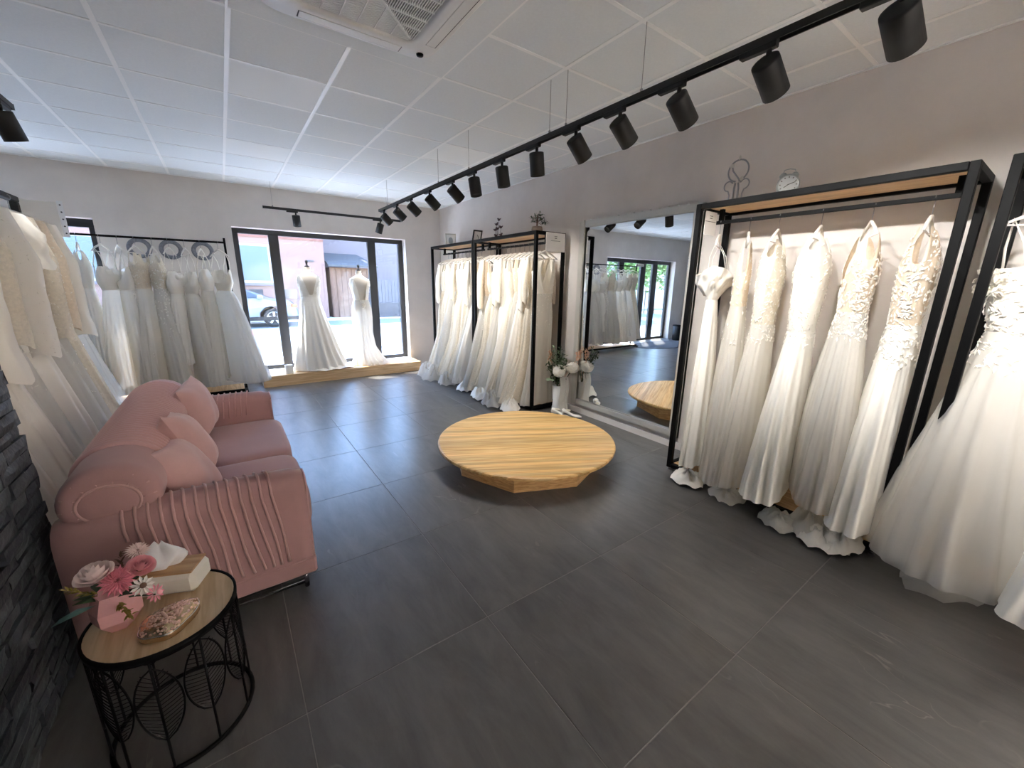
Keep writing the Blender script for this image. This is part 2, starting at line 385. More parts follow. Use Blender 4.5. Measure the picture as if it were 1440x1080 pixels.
# slate clad partition left of the viewer
PX, PY1 = -.735, 2.31
part = struct(MB().box(-1.75, PX, YB, PY1-.02, 0, CEIL).build('wall_partition', M['slate_core']), 'partition clad in dark grey split slate, beside the sofa', 'wall')
rnd = random.Random(5)
rest = MB(); nb = 0
def stone(mb, y0, y1, z0, z1, dpt, r):
    n = 4; Pg = []
    for a in range(n):
        row = []
        for b_ in range(3):
            e = 0 if (a in (0, n-1) or b_ in (0, 2)) else 1
            row.append((PX+dpt*(.75 if not e else 1)+r.uniform(-.004, .004), y0+(y1-y0)*a/(n-1), z0+(z1-z0)*b_/2))
        Pg.append(row)
    mb.grid(Pg)
    o = [(PX-.005, y0, z0), (PX-.005, y1, z0), (PX-.005, y1, z1), (PX-.005, y0, z1)]
    i = [Pg[0][0], Pg[-1][0], Pg[-1][2], Pg[0][2]]
    mb.add(o+i, [(0, 1, 5, 4), (1, 2, 6, 5), (2, 3, 7, 6), (3, 0, 4, 7)])
z = 0
while z < CEIL-.01:
    hgt = min(rnd.choice((.045, .05, .055, .06)), CEIL-z); y = PY1-.0
    while y > YB+.01:
        ln = rnd.uniform(.1, .26); y0 = max(YB, y-ln); d = rnd.uniform(.014, .036)
        vis = y > 1.15 and z < 1.5 and nb < 298
        if vis:
            mb = MB(); stone(mb, y0+.0015, y-.0015, z+.001, z+hgt-.001, d, rnd); mb.build('stone', M['slate'][rnd.randrange(4)], part); nb += 1
        else: stone(rest, y0+.0015, y-.0015, z+.001, z+hgt-.001, d, rnd)
        y = y0
    z += hgt
o = rest.build('stone_courses', M['slate'][0], part); o['kind'] = 'stuff'

# window display platform
pf = thing('display_platform', 'low oak display platform under the shop window', 'platform', (.33, 7.02, 0))
MB().box(0, 2.55, 0, .02, 0, .165, .002).build('front_board', M['wood'], pf)
MB().box(0, 2.55, .02, YF-7.02-.004, .0, .15).build('body', M['white'], pf)
MB().box(0, 2.55, -.005, YF-7.02-.004, .152, .172, .003).build('top_board', M['wood'], pf)
struct(MB().box(WX0+.002, WX1-.002, YF-.003, FY-.04, WZ0-.012, WZ0).build('trim_1', M['white']), 'white sill board inside the window reveal', 'sill')

# ---------------------------------------------------------------- black open racks
RZ = 2.216
def rack(y0, y1, label, name='garment_rack', xf=3.06, xb=3.53):
    t = thing(name, label, 'rack', (xf, y0, 0), group='black steel racks along the right wall')
    b = .04; L = y1-y0; D = xb-xf
    for (x, y) in ((0, 0), (0, L-b), (D-b, 0), (D-b, L-b)):
        MB().box(x, x+b, y, y+b, .03, RZ, .003).build('post', M['black'], t)
        MB().lathe([(.014, 0), (.018, .004), (.018, .012), (.007, .016), (.007, .032)], 10, (x+b/2, y+b/2, 0)).build('foot', M['steel'], t)
    for z0, z1 in ((RZ-b, RZ), (.03, .03+b)):
        nm = 'top_beam' if z0 > 1 else 'base_beam'
        MB().box(.0, b, b, L-b, z0, z1, .003).build(nm, M['black'], t); MB().box(D-b, D, b, L-b, z0, z1, .003).build(nm, M['black'], t)
        MB().box(b, D-b, 0, b, z0, z1, .003).build(nm, M['black'], t); MB().box(b, D-b, L-b, L, z0, z1, .003).build(nm, M['black'], t)
    MB().box(b, D-b, b, L-b, RZ-.022, RZ-.004).build('top_shelf', M['woody'], t)
    MB().box(b, D-b, b, L-b, .045, .065).build('base_shelf', M['woody'], t)
    xr = 3.29-xf
    MB().box(xr-.013, xr+.013, b, L-b, 2.085, 2.11, .002).build('rod', M['black'], t)
    for y in (b+.03, L-b-.06): MB().box(xr-.015, xr+.015, y, y+.03, 2.11, RZ-.022).build('rod_bracket', M['black'], t)
    return t
RK = {}
RK[0] = rack(-1.1, .335, 'black steel rack at the right edge, holding tulle and satin gowns')
RK[1] = rack(.43, 1.885, 'black steel rack with six spaced gowns, right of the tall mirror')
RK[2] = rack(3.86, 5.325, 'black steel rack packed with gowns, left of the tall mirror')
RK[3] = rack(5.345, 6.81, 'black steel rack packed with gowns in the far corner by the window')

# left rail behind the sofa
lr = thing('garment_rail', 'black rail of long sleeved gowns behind the sofa', 'rack', (-1.22, 2.5, 0))
MB().box(-.025, .025, 0, 2.42, 2.16, 2.20, .004).build('rod', M['blackm'], lr)
for y in (.0, 2.38):
    MB().box(-.022, .022, y, y+.045, .04, 2.16, .004).build('post', M['blackm'], lr)
    MB().box(-.25, .25, y, y+.045, .0, .04, .004).build('foot', M['blackm'], lr)
# back rail in front of entrance
br = thing('garment_rail', 'thin black rail of gowns before the entrance and far wall', 'rack', (-1.86, 7.0, 0))
MB().tube([(0, 0, 2.1), (1.975, 0, 2.1)], .013).build('rod', M['black'], br)
for x in (0.012, 1.963):
    MB().box(x-.013, x+.013, -.013, .013, .05, 2.16, .002).build('post', M['black'], br)
    MB().box(x-.02, x+.02, -.26, .26, .02, .05, .003).build('foot', M['black'], br)
MB().box(.03, 1.94, -.2, .2, .05, .075, .003).build('base_shelf', M['woody'], br)
MB().box(.03, 1.94, -.23, -.2, .04, .08, .003).build('base_beam', M['black'], br)

# ---------------------------------------------------------------- tall mirror on the right wall
mr = thing('wall_mirror', 'tall silver framed mirror on the right wall between the racks', 'mirror', (XR, 2.1, .12))
ml, mh, fwid = 1.52, 2.2, .085
def mbar(y0, y1, z0, z1):
    b = MB(); vert = (z1-z0) > (y1-y0)
    for k, (ins, dp) in enumerate(((0, .03), (.016, .045), (.05, .03), (.066, .036))):
        if vert: b.box(-dp, 0, y0+ins, y1-(0 if k < 3 else .004), z0, z1) if False else b.box(-dp, -.001, y0+(ins if k < 2 else 0)*.6, y1-(ins if k >= 2 else 0)*.6, z0, z1)
        else: b.box(-dp-.001, -.001, y0, y1, z0+(ins if k < 2 else 0)*.6, z1-(ins if k >= 2 else 0)*.6)
    return b.build('frame_bar', M['silver'], mr)
mbar(0, fwid, 0, mh); mbar(ml-fwid, ml, 0, mh); mbar(fwid, ml-fwid, 0, fwid*.8); mbar(fwid, ml-fwid, mh-fwid*.8, mh)
MB().box(-.018, -.002, fwid*.9, ml-fwid*.9, fwid*.7, mh-fwid*.7).build('mirror_glass', M['mirror'], mr)
for k in range(15):
    a = k*.1+.06
    MB().lathe([(.001, 0), (.012, .004), (.009, .012), (.001, .016)], 8).xform(Matrix.Translation((-.03, a, mh-.002))).build('frame_bead', M['silver'], mr)

# ---------------------------------------------------------------- dress maker
def sstep(a, b, x):
    t = np.clip((x-a)/(b-a), 0, 1); return t*t*(3-2*t)

def cloth_rings(sp, rng):
    """rows of points from neckline to hem; returns array (rows, n, 3) and the waist row"""
    n = sp.get('n', 72); th = np.linspace(0, 2*PI, n, endpoint=False)
    cx, sy = np.cos(th), np.sin(th); ac = np.abs(cx)
    zs, zw, zh = sp['zs'], sp['zw'], sp['zh']
    prof = np.array(sp['prof'], float)            # z, hx, hy, ox, oy  from top to hem
    zz = prof[::-1, 0]
    I = lambda k, z: np.interp(z, zz, prof[::-1, k])
    # neckline
    vf, vb, arm = sp.get('vf', .1), sp.get('vb', .1), sp.get('arm', .12)
    if sp['style'] in ('strapless', 'straps', 'loops'):
        front = np.where(sy < 0, 1, 0)
        zt = zs - vb*(1-front)*np.abs(sy)**1.0 - front*vf*(1-np.abs(np.sin(2*th)))*(np.abs(sy) > .5) - .02*ac
    else:
        dip = np.where(sy < 0, vf, vb)
        zt = zs - dip*sstep(.8, .1, ac)**1.2 - arm*sstep(.84, 1., ac)
    rows = []
    nb, ns = sp.get('nb', 12), sp.get('ns', 26)
    fold = np.zeros(n); nfs = sp.get('nf', 11)
    for k in range(5):
        m_ = max(3, int(nfs*rng.uniform(.5, 1.5))); ph = rng.uniform(0, PI)
        fold += rng.uniform(.5, 1)*(1-2*np.abs(np.sin(m_*th/2+ph))**.85)
    fold /= 3.0
    drift = rng.uniform(-.25, .25)
    A = 1.35*sp.get('famp', .12)
    for i in range(nb+1):
        u = i/nb; z = zt*(1-u)+zw*u
        k_ = sp.get('crease', .025)*(np.sin(7*th+9*u)+.6*np.sin(11*th-6*u))*np.sin(PI*min(1, u+.12))
        hx, hy = I(1, z)*(1+k_), I(2, z)*(1+k_)
        rows.append(np.stack([I(3, z)+hx*cx, I(4, z)+hy*sy, z], 1))
    hemw = rng.uniform(.6, 1.2)
    for i in range(1, ns+1):
        u = i/ns; z = np.full(n, zw*(1-u)+zh*u)
        a = A*(u**.6)*sstep(0, .14, u)
        t2 = th+drift*u*u
        f = np.interp((t2) % (2*PI), np.append(th, 2*PI), np.append(fold, fold[0]))
        ruf = sp.get('ruffle', 0)*sstep(.86, 1, u)*np.sin(23*th+3*f)
        k_ = 1+a*f+ruf
        hx, hy = I(1, z)*k_, I(2, z)*k_
        zv = z + u**3*(.02*hemw*f+sp.get('hemtilt', 0)*cx+sp.get('hemtilty', 0)*sy)
        rows.append(np.stack([I(3, z)+hx*cx, I(4, z)+hy*sy, np.maximum(zv, .012)], 1))
    R = np.array(rows)
    lo, hi = sp.get('ylim', (-9, 9))
    def soft(v, lo, hi):
        c = (lo+hi)/2; h = (hi-lo)/2
        q = (v-c)/h; return c+h*np.where(np.abs(q) < .6, q, np.sign(q)*(.6+.4*np.tanh((np.abs(q)-.6)/.4)))
    if hi < 5: R[:, :, 1] = soft(R[:, :, 1], lo, hi)
    xl = sp.get('xlim')
    if xl: R[:, :, 0] = np.clip(R[:, :, 0], xl[0], xl[1]) if xl[1]-xl[0] > 3 else soft(R[:, :, 0], *xl)
    return R, nb, th

def petals(R, r0, r1, count, size, rng, thr=None, off=.004):
    """small raised leaf shapes scattered over rows r0..r1 of the cloth"""
    mb = MB(); nr, n, _ = R.shape
    for _ in range(count):
        i = rng.uniform(r0, min(r1, nr-1.01)); j = rng.uniform(*thr)/(2*PI)*n if thr else rng.uniform(0, n)
        j %= n
        i0, j0 = int(i), int(j) % n; j1 = (j0+1) % n; fi, fj = i-i0, j-int(j)
        p = R[i0, j0]*(1-fi)*(1-fj)+R[i0+1, j0]*fi*(1-fj)+R[i0, j1]*(1-fi)*fj+R[i0+1, j1]*fi*fj
        a = R[i0+1, j0]-R[i0, j0]; b = R[i0, j1]-R[i0, j0]
        nn = np.cross(a, b); l = np.linalg.norm(nn)
        if l < 1e-12: continue
        nn /= l; a = a/(np.linalg.norm(a)+1e-9); b = np.cross(nn, a)
        if nn[0]*(p[0]-R[i0, :, 0].mean())+nn[1]*(p[1]-R[i0, :, 1].mean()) < 0: nn = -nn
        g = rng.uniform(0, 2*PI); d = a*math.cos(g)+b*math.sin(g); e = np.cross(nn, d)
        s = size*rng.uniform(.6, 1.3); q = p+nn*off
        mb.add([q-d*s, q+e*s*.42, q+d*s, q-e*s*.42, q+nn*s*.35], [(0, 1, 4), (1, 2, 4), (2, 3, 4), (3, 0, 4)])
    return mb

def puddle(cx, cy, rx, ry, hgt, rng, n=40, m=9, zmin=.012):
    """train of cloth heaped on the ground"""
    P = []; ph = [rng.uniform(0, 6.28) for _ in range(6)]
    for i in range(m+1):
        u = i/m; row = []
        for k in range(n):
            a = 2*PI*k/n
            r = u*(1+.12*math.sin(2*a+ph[0])+.06*math.sin(4*a+ph[1]))
            zz = hgt*(1-u**2.6)*(1+.22*math.sin(5*a+ph[2]+3*u)+.18*math.sin(9*a-5*u+ph[4])) + .02*abs(math.sin(4*a+9*u+ph[3]))*(.3+u)
            row.append((cx+rx*r*math.cos(a), cy+ry*r*math.sin(a), zmin+max(0, zz)))
        P.append(row)
    return MB().rings(P)

def make_hanger(x, y, rod, rz, label, group, mat_=None, low=False, wide=.205):
    t = thing('hanger', label, 'hanger', (x, y, rod), rz, group)
    hk = [(0, 0, -.10), (0, 0, -.045)] + [(.016-.016*math.cos(a)-.0, 0, -.022+.022*math.sin(a)*1.0+.0) for a in np.linspace(-.9, PI+.5, 9)][::-1][:0]
    r = .019
    hk += [(r*math.sin(a), 0, r*math.cos(a)-.006) for a in np.linspace(PI*1.0, -PI*.45, 11)]
    MB().tube(hk, .0025, 5).build('hook', M['steel'], t, True)
    body = [(-wide, 0, -.188), (-wide*.55, 0, -.14), (-.02, 0, -.104), (0, 0, -.098), (.02, 0, -.104), (wide*.55, 0, -.14), (wide, 0, -.188)]
    b = MB().tube(body, [.006, .010, .010, .011, .010, .010, .006], 6, flat=1.0)
    if not low: b.tube([(-wide*.96, 0, -.188), (wide*.96, 0, -.188)], .005, 6)
    b.build('hanger_body', mat_ or M['hanger'], t, True)
    return t

def make_dress(x, y, rz, sp, label, group, seed, name='wedding_gown'):
    rng = random.Random(seed)
    t = thing(name, label, 'dress', (x, y, 0), rz, group)
    R, iw, th = cloth_rings(sp, rng)
    mb_, ms_ = M[sp.get('mb', 'satin')], M[sp.get('ms', 'satin')]
    MB().rings(R[:iw+1]).build('bodice', mb_, t, True)
    MB().rings(R[iw:]).build('skirt', ms_, t, True)
    if sp.get('over'):                            # sheer outer layer
        k = sp['over']; Q = R[iw:].copy(); c = Q.mean(axis=1, keepdims=True); u = np.linspace(0, 1, len(Q))[:, None, None]
        Q[:, :, :2] = c[:, :, :2]+(Q[:, :, :2]-c[:, :, :2])*(1+.02+k*u)
        Q[:, :, 2] = np.maximum(.012, Q[:, :, 2]-.02*u[:, :, 0])
        xl, yl = sp.get('xlim'), sp.get('ylim')
        if xl: Q[:, :, 0] = np.clip(Q[:, :, 0], xl[0]-.08*(xl[0] < -.3)-.02, xl[1]+.08*(xl[1] > .3)+.01)
        if yl: Q[:, :, 1] = np.clip(Q[:, :, 1], yl[0], yl[1])
        MB().rings(Q).build('overskirt', M[sp.get('mo', 'tulle2')], t, True)
    st = sp['style']
    top = R[0]
    if st in ('straps', 'loops'):
        sx = sp.get('sx', .12); zt = sp['rod']-.098-.09*(sx/.205)+.012
        for s in (-1, 1):
            xi = [k for k in range(len(th)) if s*math.cos(th[k]) > 0]
            f = min(xi, key=lambda k: abs(th[k] % (2*PI)-(1.5*PI+s*.75))); bk = min(xi, key=lambda k: abs(th[k]-(PI/2-s*.75)))
            pts = [top[f]+np.array([0, 0, -.01]), (top[f]+np.array([s*sx, -.008, zt]))/2+np.array([0, -.012, 0]), np.array([s*sx, 0, zt]), (top[bk]+np.array([s*sx, .008, zt]))/2+np.array([0, .012, 0]), top[bk]+np.array([0, 0, -.01])]
            MB().tube(pts, .007 if st == 'straps' else .003, 6, flat=.4).build('strap', mb_, t, True)
    if st == 'sleeve':
        L_ = sp.get('sl', .55); rw = sp.get('sr', .05)
        for s in (-1, 1):
            n = 20; P = []
            for i in range(11):
                u = i/10; px = s*(.165+.055*math.sin(min(1, u*1.6)*PI/2)); rr = rw*(1-.25*u+(.35*sstep(.75, 1, u) if sp.get('flare') else 0))*(.55+.45*min(1, u*4))
                P.append([(px+rr*math.cos(a)*(1+.1*math.sin(3*a+6*u)+.09*math.sin(5*a-15*u)), sp.get('slean', -.02)*u+rr*math.sin(a), sp['zs']-.005-.03*min(1, u*5)-L_*u-.018*u*u*math.sin(2*a+L_*9)) for a in np.linspace(0, 2*PI, n, endpoint=False)])
            MB().rings(P).build('sleeve', M[sp.get('msl', sp.get('mb', 'satin'))], t, True)
            if sp.get('sdots'):
                d = petals(np.array(P), .5, 9.9, sp['sdots'], .008, rng); d.build('sleeve_beading', M['lace'], t)['kind'] = 'stuff'
    if sp.get('lace'):
        cnt, sz, rr0, rr1 = sp['lace'][:4]
        o = petals(R, rr0, rr1, cnt, sz, rng, sp.get('laceth')).build('lace_applique', M['lace'], t); o['kind'] = 'stuff'
    for q in sp.get('lace2', []):
        o = petals(R, q[2], q[3], q[0], q[1], rng, q[4]).build('lace_applique', M['lace'], t); o['kind'] = 'stuff'
    if sp.get('cups'):
        zc = sp['cups']; k = len(R[0])
        for s in (-1, 1): MB().rbox(s*.062, -.035+sp.get('oy', 0), zc, .06, .045, .055, 2.3, 16, 10).build('cup', mb_, t, True)
    if sp.get('belt'):
        q = R[iw]; c = q.mean(axis=0); MB().tube([c+(p-c)*np.array([1.03, 1.05, 1]) for p in q], .011, 6, closed=True).build('belt', M[sp['belt']], t, True)
    if sp.get('train'):
        a = sp['train']; puddle(*a[:5], rng, zmin=a[5] if len(a) > 5 else .012).build('train', M[sp.get('mt', sp.get('ms', 'satin'))], t, True)
    return t

def prof(zs, zw, zh, b=(.17, .075), wst=(.135, .065), hem=(.33, .16), off=(0, 0), kind='a', hip=None, top=(.2, .03)):
    """profile rows z, hx, hy, ox, oy"""
    zb = zs-.2; P = [(zs+.02, top[0], top[1], 0, 0), (zs-.05, (top[0]+b[0])/2, (top[1]+b[1])/2, 0, 0), (zb, b[0], b[1], 0, 0), (zw, wst[0], wst[1], 0, 0)]
    H = zw-zh
    for u in (.06, .14, .25, .4, .55, .7, .85, 1.0):
        if kind == 'a': g = u**.85
        elif kind == 'ball': g = u**.55
        else: g = .22*min(1, u/.16) + .78*max(0, (u-.5)/.5)**1.25
        P.append((zw-H*u, wst[0]+(hem[0]-wst[0])*g, wst[1]+(hem[1]-wst[1])*g, off[0]*u**1.3, off[1]*u**1.3))
    return P
# ---------------------------------------------------------------- gowns on the spaced rack right of the mirror
ROD = 2.1
XRD = 3.29
def pick(**k): return k
def nearspec(kind, lo, hi, s):
    b = dict(rod=ROD, ylim=(lo, hi), xlim=(-.62, .20), n=96, ns=34, nb=16)
    b.update(s); return b
G1 = 'gowns spaced out on the rack right of the mirror'
near = [
 (1.80, .0, 'plain satin strapless gown with folded bow bodice, nearest the tall mirror', dict(style='loops', sx=.14, zs=1.75, zw=1.50, zh=.19, vf=.07, vb=.03, crease=.11, mb='satin', ms='satin', famp=.17, nf=13,
     prof=[(1.77, .15, .10, 0, 0), (1.72, .165, .12, 0, 0), (1.64, .15, .115, 0, 0), (1.57, .115, .085, 0, 0)]+prof(1.74, 1.50, .19, (.165, .12), (.085, .05), (.34, .17), (-.16, .0), 'a')[3:], bow=1), (-.12, .04)),
 (1.575, .1, 'champagne mesh halter gown with long satin side drape, second from the mirror', dict(style='wide', zs=1.93, zw=1.46, zh=.14, vf=.16, vb=.3, arm=.22, mb='nude', ms='tulle', famp=.14, nf=14, lace=(160, .012, 2, 24),
     prof=prof(1.93, 1.46, .14, (.15, .055), (.12, .055), (.38, .15), (-.16, 0), 'a', top=(.15, .03))), (-.11, .12)),
 (1.375, -.1, 'gown with matt white lace bodice above sheer tulle skirt, third from the mirror', dict(style='wide', zs=1.93, zw=1.34, zh=.2, vf=.1, vb=.14, arm=.12, mb='ivory', ms='tulle', famp=.13, nf=15, lace=(620, .012, 1, 20), mt='tulle3',
     prof=prof(1.93, 1.34, .2, (.16, .085), (.13, .07), (.40, .16), (-.18, 0), 'a', top=(.16, .03)), train=(-.3, .0, .16, .12, .06, .02)), (-.13, .1)),
 (1.12, -.08, 'gown with hip length lace bodice over smooth white satin skirt, fourth from the mirror', dict(style='wide', zs=1.94, zw=1.30, zh=.2, vf=.12, vb=.2, arm=.1, mb='lace', ms='satin', famp=.16, nf=10, lace=(700, .013, 1, 19),
     prof=prof(1.94, 1.30, .2, (.17, .10), (.13, .075), (.42, .165), (-.2, 0), 'a', top=(.165, .03))), (-.13, .14)),
 (0.86, .22, 'floral lace tulle gown turned to show its sheer neckline, fifth from the mirror', dict(style='wide', zs=1.93, zw=1.46, zh=.3, vf=.2, vb=.3, arm=.16, mb='nude', ms='tulle3', famp=.12, nf=16, lace=(820, .015, 3, 21),
     prof=prof(1.93, 1.46, .3, (.16, .085), (.125, .07), (.37, .19), (-.17, .04), 'a', top=(.165, .03)), over=.08, mo='tulle2', train=(-.28, .03, .17, .11, .12, .02), mt='tulle3'), (-.17, .17)),
 (.60, -.05, 'open backed gown in leafy lace and nude mesh over satin, sixth from the mirror', dict(style='wide', zs=1.94, zw=1.40, zh=.22, vf=.14, vb=.42, arm=.2, mb='nude', ms='satin', famp=.17, nf=9, lace=(900, .015, 1, 23), 
     prof=prof(1.94, 1.40, .22, (.165, .085), (.125, .07), (.40, .16), (-.18, 0), 'a', top=(.165, .03)), train=(-.27, .02, .2, .10, .10, .02)), (-.115, .13)),
]
for k, (y, rz, lab, sp, (lo, hi)) in enumerate(near):
    s = nearspec('n', lo, hi, sp); rz += math.atan2(y, XRD)*.82
    d = make_dress(XRD, y, rz, s, lab, G1, 100+k)
    make_hanger(XRD, y, ROD, rz, 'white hanger of the %s gown from the mirror on the spaced rack' % ORD[k], 'hangers on the spaced rack')
    if sp.get('bow'):
        P = []
        for q in range(9):                     # loose folded collar above the waist
            u = q/8; row = []
            for a in np.linspace(0, 2*PI, 72, endpoint=False):
                k_ = 1+.07*math.sin(5*a+7*u)+.05*math.sin(8*a-9*u)+.03*math.sin(13*a+4*u)
                row.append(((.095+.085*math.sin(u*PI*.55))*k_*math.cos(a), (.055+.085*math.sin(u*PI*.62))*k_*math.sin(a), 1.53+.22*u+.022*math.sin(2*a+.6)*u-.05*u*u*abs(math.sin(a))))
            P.append(row)
        MB().rings(P).build('folded_collar', M['satin'], d, True)

# cloth fallen forward of the base beam
rr = random.Random(3)
t = tag(puddle(2.98, 1.63, .10, .16, .085, rr).build('fallen_train', M['satin'], smooth=True), 'crumpled white train spilling onto the floor, left end of the spaced rack', 'cloth')
for yy, rx, ry, hh, lab in ((.93, .14, .13, .06, 'pale tulle train hanging over the base beam, middle of the spaced rack'), (.68, .16, .14, .08, 'stiff cream train corner over the base beam, near end of the spaced rack')):
    tag(puddle(2.96, yy, rx, ry, hh, rr).build('fallen_train', M['tulle3'] if yy > .8 else M['satin'], smooth=True), lab, 'cloth')

# gowns on the rack at the right edge
G0 = 'gowns on the rack at the right edge'
d = make_dress(3.27, .15, -.9, dict(rod=ROD, style='straps', sx=.17, zs=1.73, zw=1.40, zh=.2, vf=.06, vb=.05, mb='lace', ms='tulle', n=110, ns=36, famp=.14, nf=17, lace=(620, .018, 0, 20), over=.10, mo='tulle2',
    prof=prof(1.73, 1.40, .2, (.175, .10), (.14, .085), (.34, .30), (-.14, -.20), 'a', top=(.17, .10)), xlim=(-.6, .3), ylim=(-.6, .1), nb=14, train=(-.16, -.22, .2, .13, .10, .02), mt='tulle2'),
    'sparkly tulle gown with off shoulder lace bodice, first on the right edge rack', G0, 201)
for s_ in (-1, 1):
    fl = MB(); R_ = random.Random(5)
    for q in range(70):
        c_ = Vector((s_*(.185+R_.uniform(-.02, .03)), R_.uniform(-.07, .07), 1.64+R_.uniform(-.06, .06))); e1 = Vector((R_.gauss(0, 1), R_.gauss(0, 1), R_.gauss(0, 1))).normalized(); e2 = e1.orthogonal().normalized(); e3 = e1.cross(e2)
        fl.add([c_+e2*.02, c_+e3*.014, c_-e2*.02, c_-e3*.014, c_+e1*.008], [(0, 1, 4), (1, 2, 4), (2, 3, 4), (3, 0, 4)])
    o = fl.build('off_shoulder_sleeve', M['lace'], d); o['kind'] = 'stuff'
make_hanger(3.27, .15, ROD, -.9, 'white hanger holding the sparkly tulle gown at the right edge', 'hangers on the right edge rack', wide=.215)
d = make_dress(3.25, -.27, -.2, dict(rod=ROD, style='wide', zs=1.93, zw=1.45, zh=.2, vf=.15, vb=.2, mb='lace', ms='satin', n=96, ns=34, famp=.17, nf=8, lace=(300, .016, 1, 16),
    prof=prof(1.93, 1.45, .2, (.17, .09), (.135, .08), (.46, .2), (-.24, 0), 'a', top=(.17, .03)), xlim=(-.75, .26), ylim=(-.19, .2), nb=14),
    'cream satin ball gown swinging out furthest, second on the right edge rack', G0, 202)
make_hanger(3.25, -.27, ROD, -.2, 'white hanger holding the cream satin gown at the right edge', 'hangers on the right edge rack')

# packed racks by the mirror and in the corner
rr = random.Random(11)
kinds = [
 ('ivory lace gown', 'ivory', 'ivory', (90, .012, 1, 30), 'm'), ('white tulle gown', 'cotton', 'tulle', None, 'a'), ('beaded ivory gown', 'lace', 'ivory', (110, .01, 1, 34), 'm'),
 ('white satin gown', 'satin', 'satin', None, 'a'), ('champagne lace gown', 'nude', 'tulle3', (120, .014, 1, 22), 'a'), ('cream crepe gown', 'cotton', 'cotton', None, 'm')]
def packed(ys, rackname, group, hgroup, ref, seed, order, first_front=False):
    for k, y in enumerate(ys):
        sp_ = abs(ys[1]-ys[0])*.5
        kd = kinds[order[k % len(order)]]
        sl = rr.random() < .35
        zs = 1.93+rr.uniform(-.02, .01); zw = rr.uniform(1.42, 1.5)
        style = 'sleeve' if sl else ('straps' if rr.random() < .4 else 'wide')
        zs2 = 1.78 if style == 'straps' else zs
        L = sp_*1.0
        s = dict(rod=ROD, style=style, sx=.15, zs=zs2, zw=zw, zh=rr.uniform(.09, .16), vf=rr.uniform(.1, .25), vb=rr.uniform(.1, .3), mb=kd[1], ms=kd[2], n=56, nb=8, ns=20, famp=.16, nf=12, lace=kd[3], ruffle=.04,
                 prof=prof(zs2, zw, .1, (.18, .05), (.145, .045), (rr.uniform(.34, .42), .12), (rr.uniform(-.2, -.1), 0), kd[4], top=(.18, .03)), xlim=(-.6, .21), ylim=(-L, L), sl=rr.uniform(.5, .65), sr=.042)
        if first_front and k == 0:
            s.update(style='wide', zs=1.92, vf=.42, vb=.3, arm=.16, ylim=(-L-.03, L+.02), famp=.24, crease=.06, mb='cotton', ms='tulle', lace=(160, .012, 2, 14), zh=.08, prof=prof(1.92, 1.42, .08, (.185, .06), (.15, .05), (.3, .12), (-.05, 0), 'm', top=(.19, .03)))
        rz = rr.uniform(-.08, .08)
        if k == 0: rz = 0
        lab = '%s, %s from the %s on the %s' % (kd[0], ORD[k], ref, rackname)
        if first_front and k == 0: lab = 'deep V neck sheer gown facing out, first from the mirror on the packed rack'
        make_dress(XRD+rr.uniform(-.015, .015), y, rz, s, lab, group, seed+k)
        make_hanger(XRD, y, ROD, rz, 'cream hanger, %s from the %s on the %s' % (ORD[k], ref, rackname), hgroup, low=k > 6)
ys2 = [3.965+.104*i for i in range(13)]
packed(ys2, 'packed rack', 'gowns on the packed rack left of the mirror', 'hangers on the packed rack', 'mirror', 300, [1, 0, 2, 3, 4, 0, 3, 5, 1, 2, 0, 4, 1], True)
ys3 = [5.46+.125*i for i in range(10)]
packed(ys3, 'corner rack', 'gowns on the corner rack', 'hangers on the corner rack', 'packed rack', 340, [3, 1, 0, 2, 5, 0, 4, 2, 0, 2])
# ruffled tulle trains on the floor in front
for k, (yy, xx, rx, ry, hh, mm) in enumerate(((6.55, 2.80, .17, .2, .17, 'tulle'), (6.15, 2.76, .19, .22, .19, 'tulle'), (5.75, 2.80, .16, .16, .15, 'tulle3'), (5.22, 2.86, .13, .14, .11, 'satin'), (4.75, 2.84, .15, .18, .13, 'cotton'), (4.38, 2.80, .16, .17, .15, 'tulle'), (4.05, 2.86, .14, .15, .12, 'cotton'))):
    tag(puddle(xx, yy, rx, ry, hh, rr, 56, 12).build('fallen_train', M[mm], smooth=True), 'ruffled white train heaped on the floor, %s from the window along the packed racks' % ORD[k], 'cloth', 'trains heaped before the packed racks')

# gowns on the thin rail in front of the entrance
xs = [.02, -.17, -.34, -.50, -.66, -.82, -.98, -1.13, -1.33, -1.52, -1.70]
bk = [('soft tulle gown with plain bodice, at the window end', 'cotton', 'tulle3', None, 'ball', 'straps', .9), ('grey ivory tulle gown with strapless bodice, second', 'cotton', 'tulle3', None, 'a', 'straps', -.3),
      ('blue white tulle princess gown, third', 'satin', 'tulle', None, 'ball', 'loops', .5), ('slim gown with small puffed cup top, fourth', 'cotton', 'satin', None, 'm', 'loops', -.4),
      ('bead fringed lace gown, fifth', 'ivory', 'tulle3', (260, .016, 1, 22), 'a', 'wide', .5), ('V back tulle gown with lace shoulders, sixth', 'ivory', 'tulle3', (100, .013, 1, 9), 'a', 'wide', -.5),
      ('gown with long lace panel down its skirt, seventh', 'satin', 'tulle3', (420, .02, 8, 26), 'a', 'straps', .55), ('off white tulle gown with pointed bodice, eighth', 'satin', 'tulle3', None, 'a', 'straps', -.5),
      ('white satin gown with cut hem, ninth', 'cotton', 'satin', None, 'a', 'wide', .2)]
names = ['tenth', 'eleventh', 'twelfth', 'thirteenth', 'fourteenth']
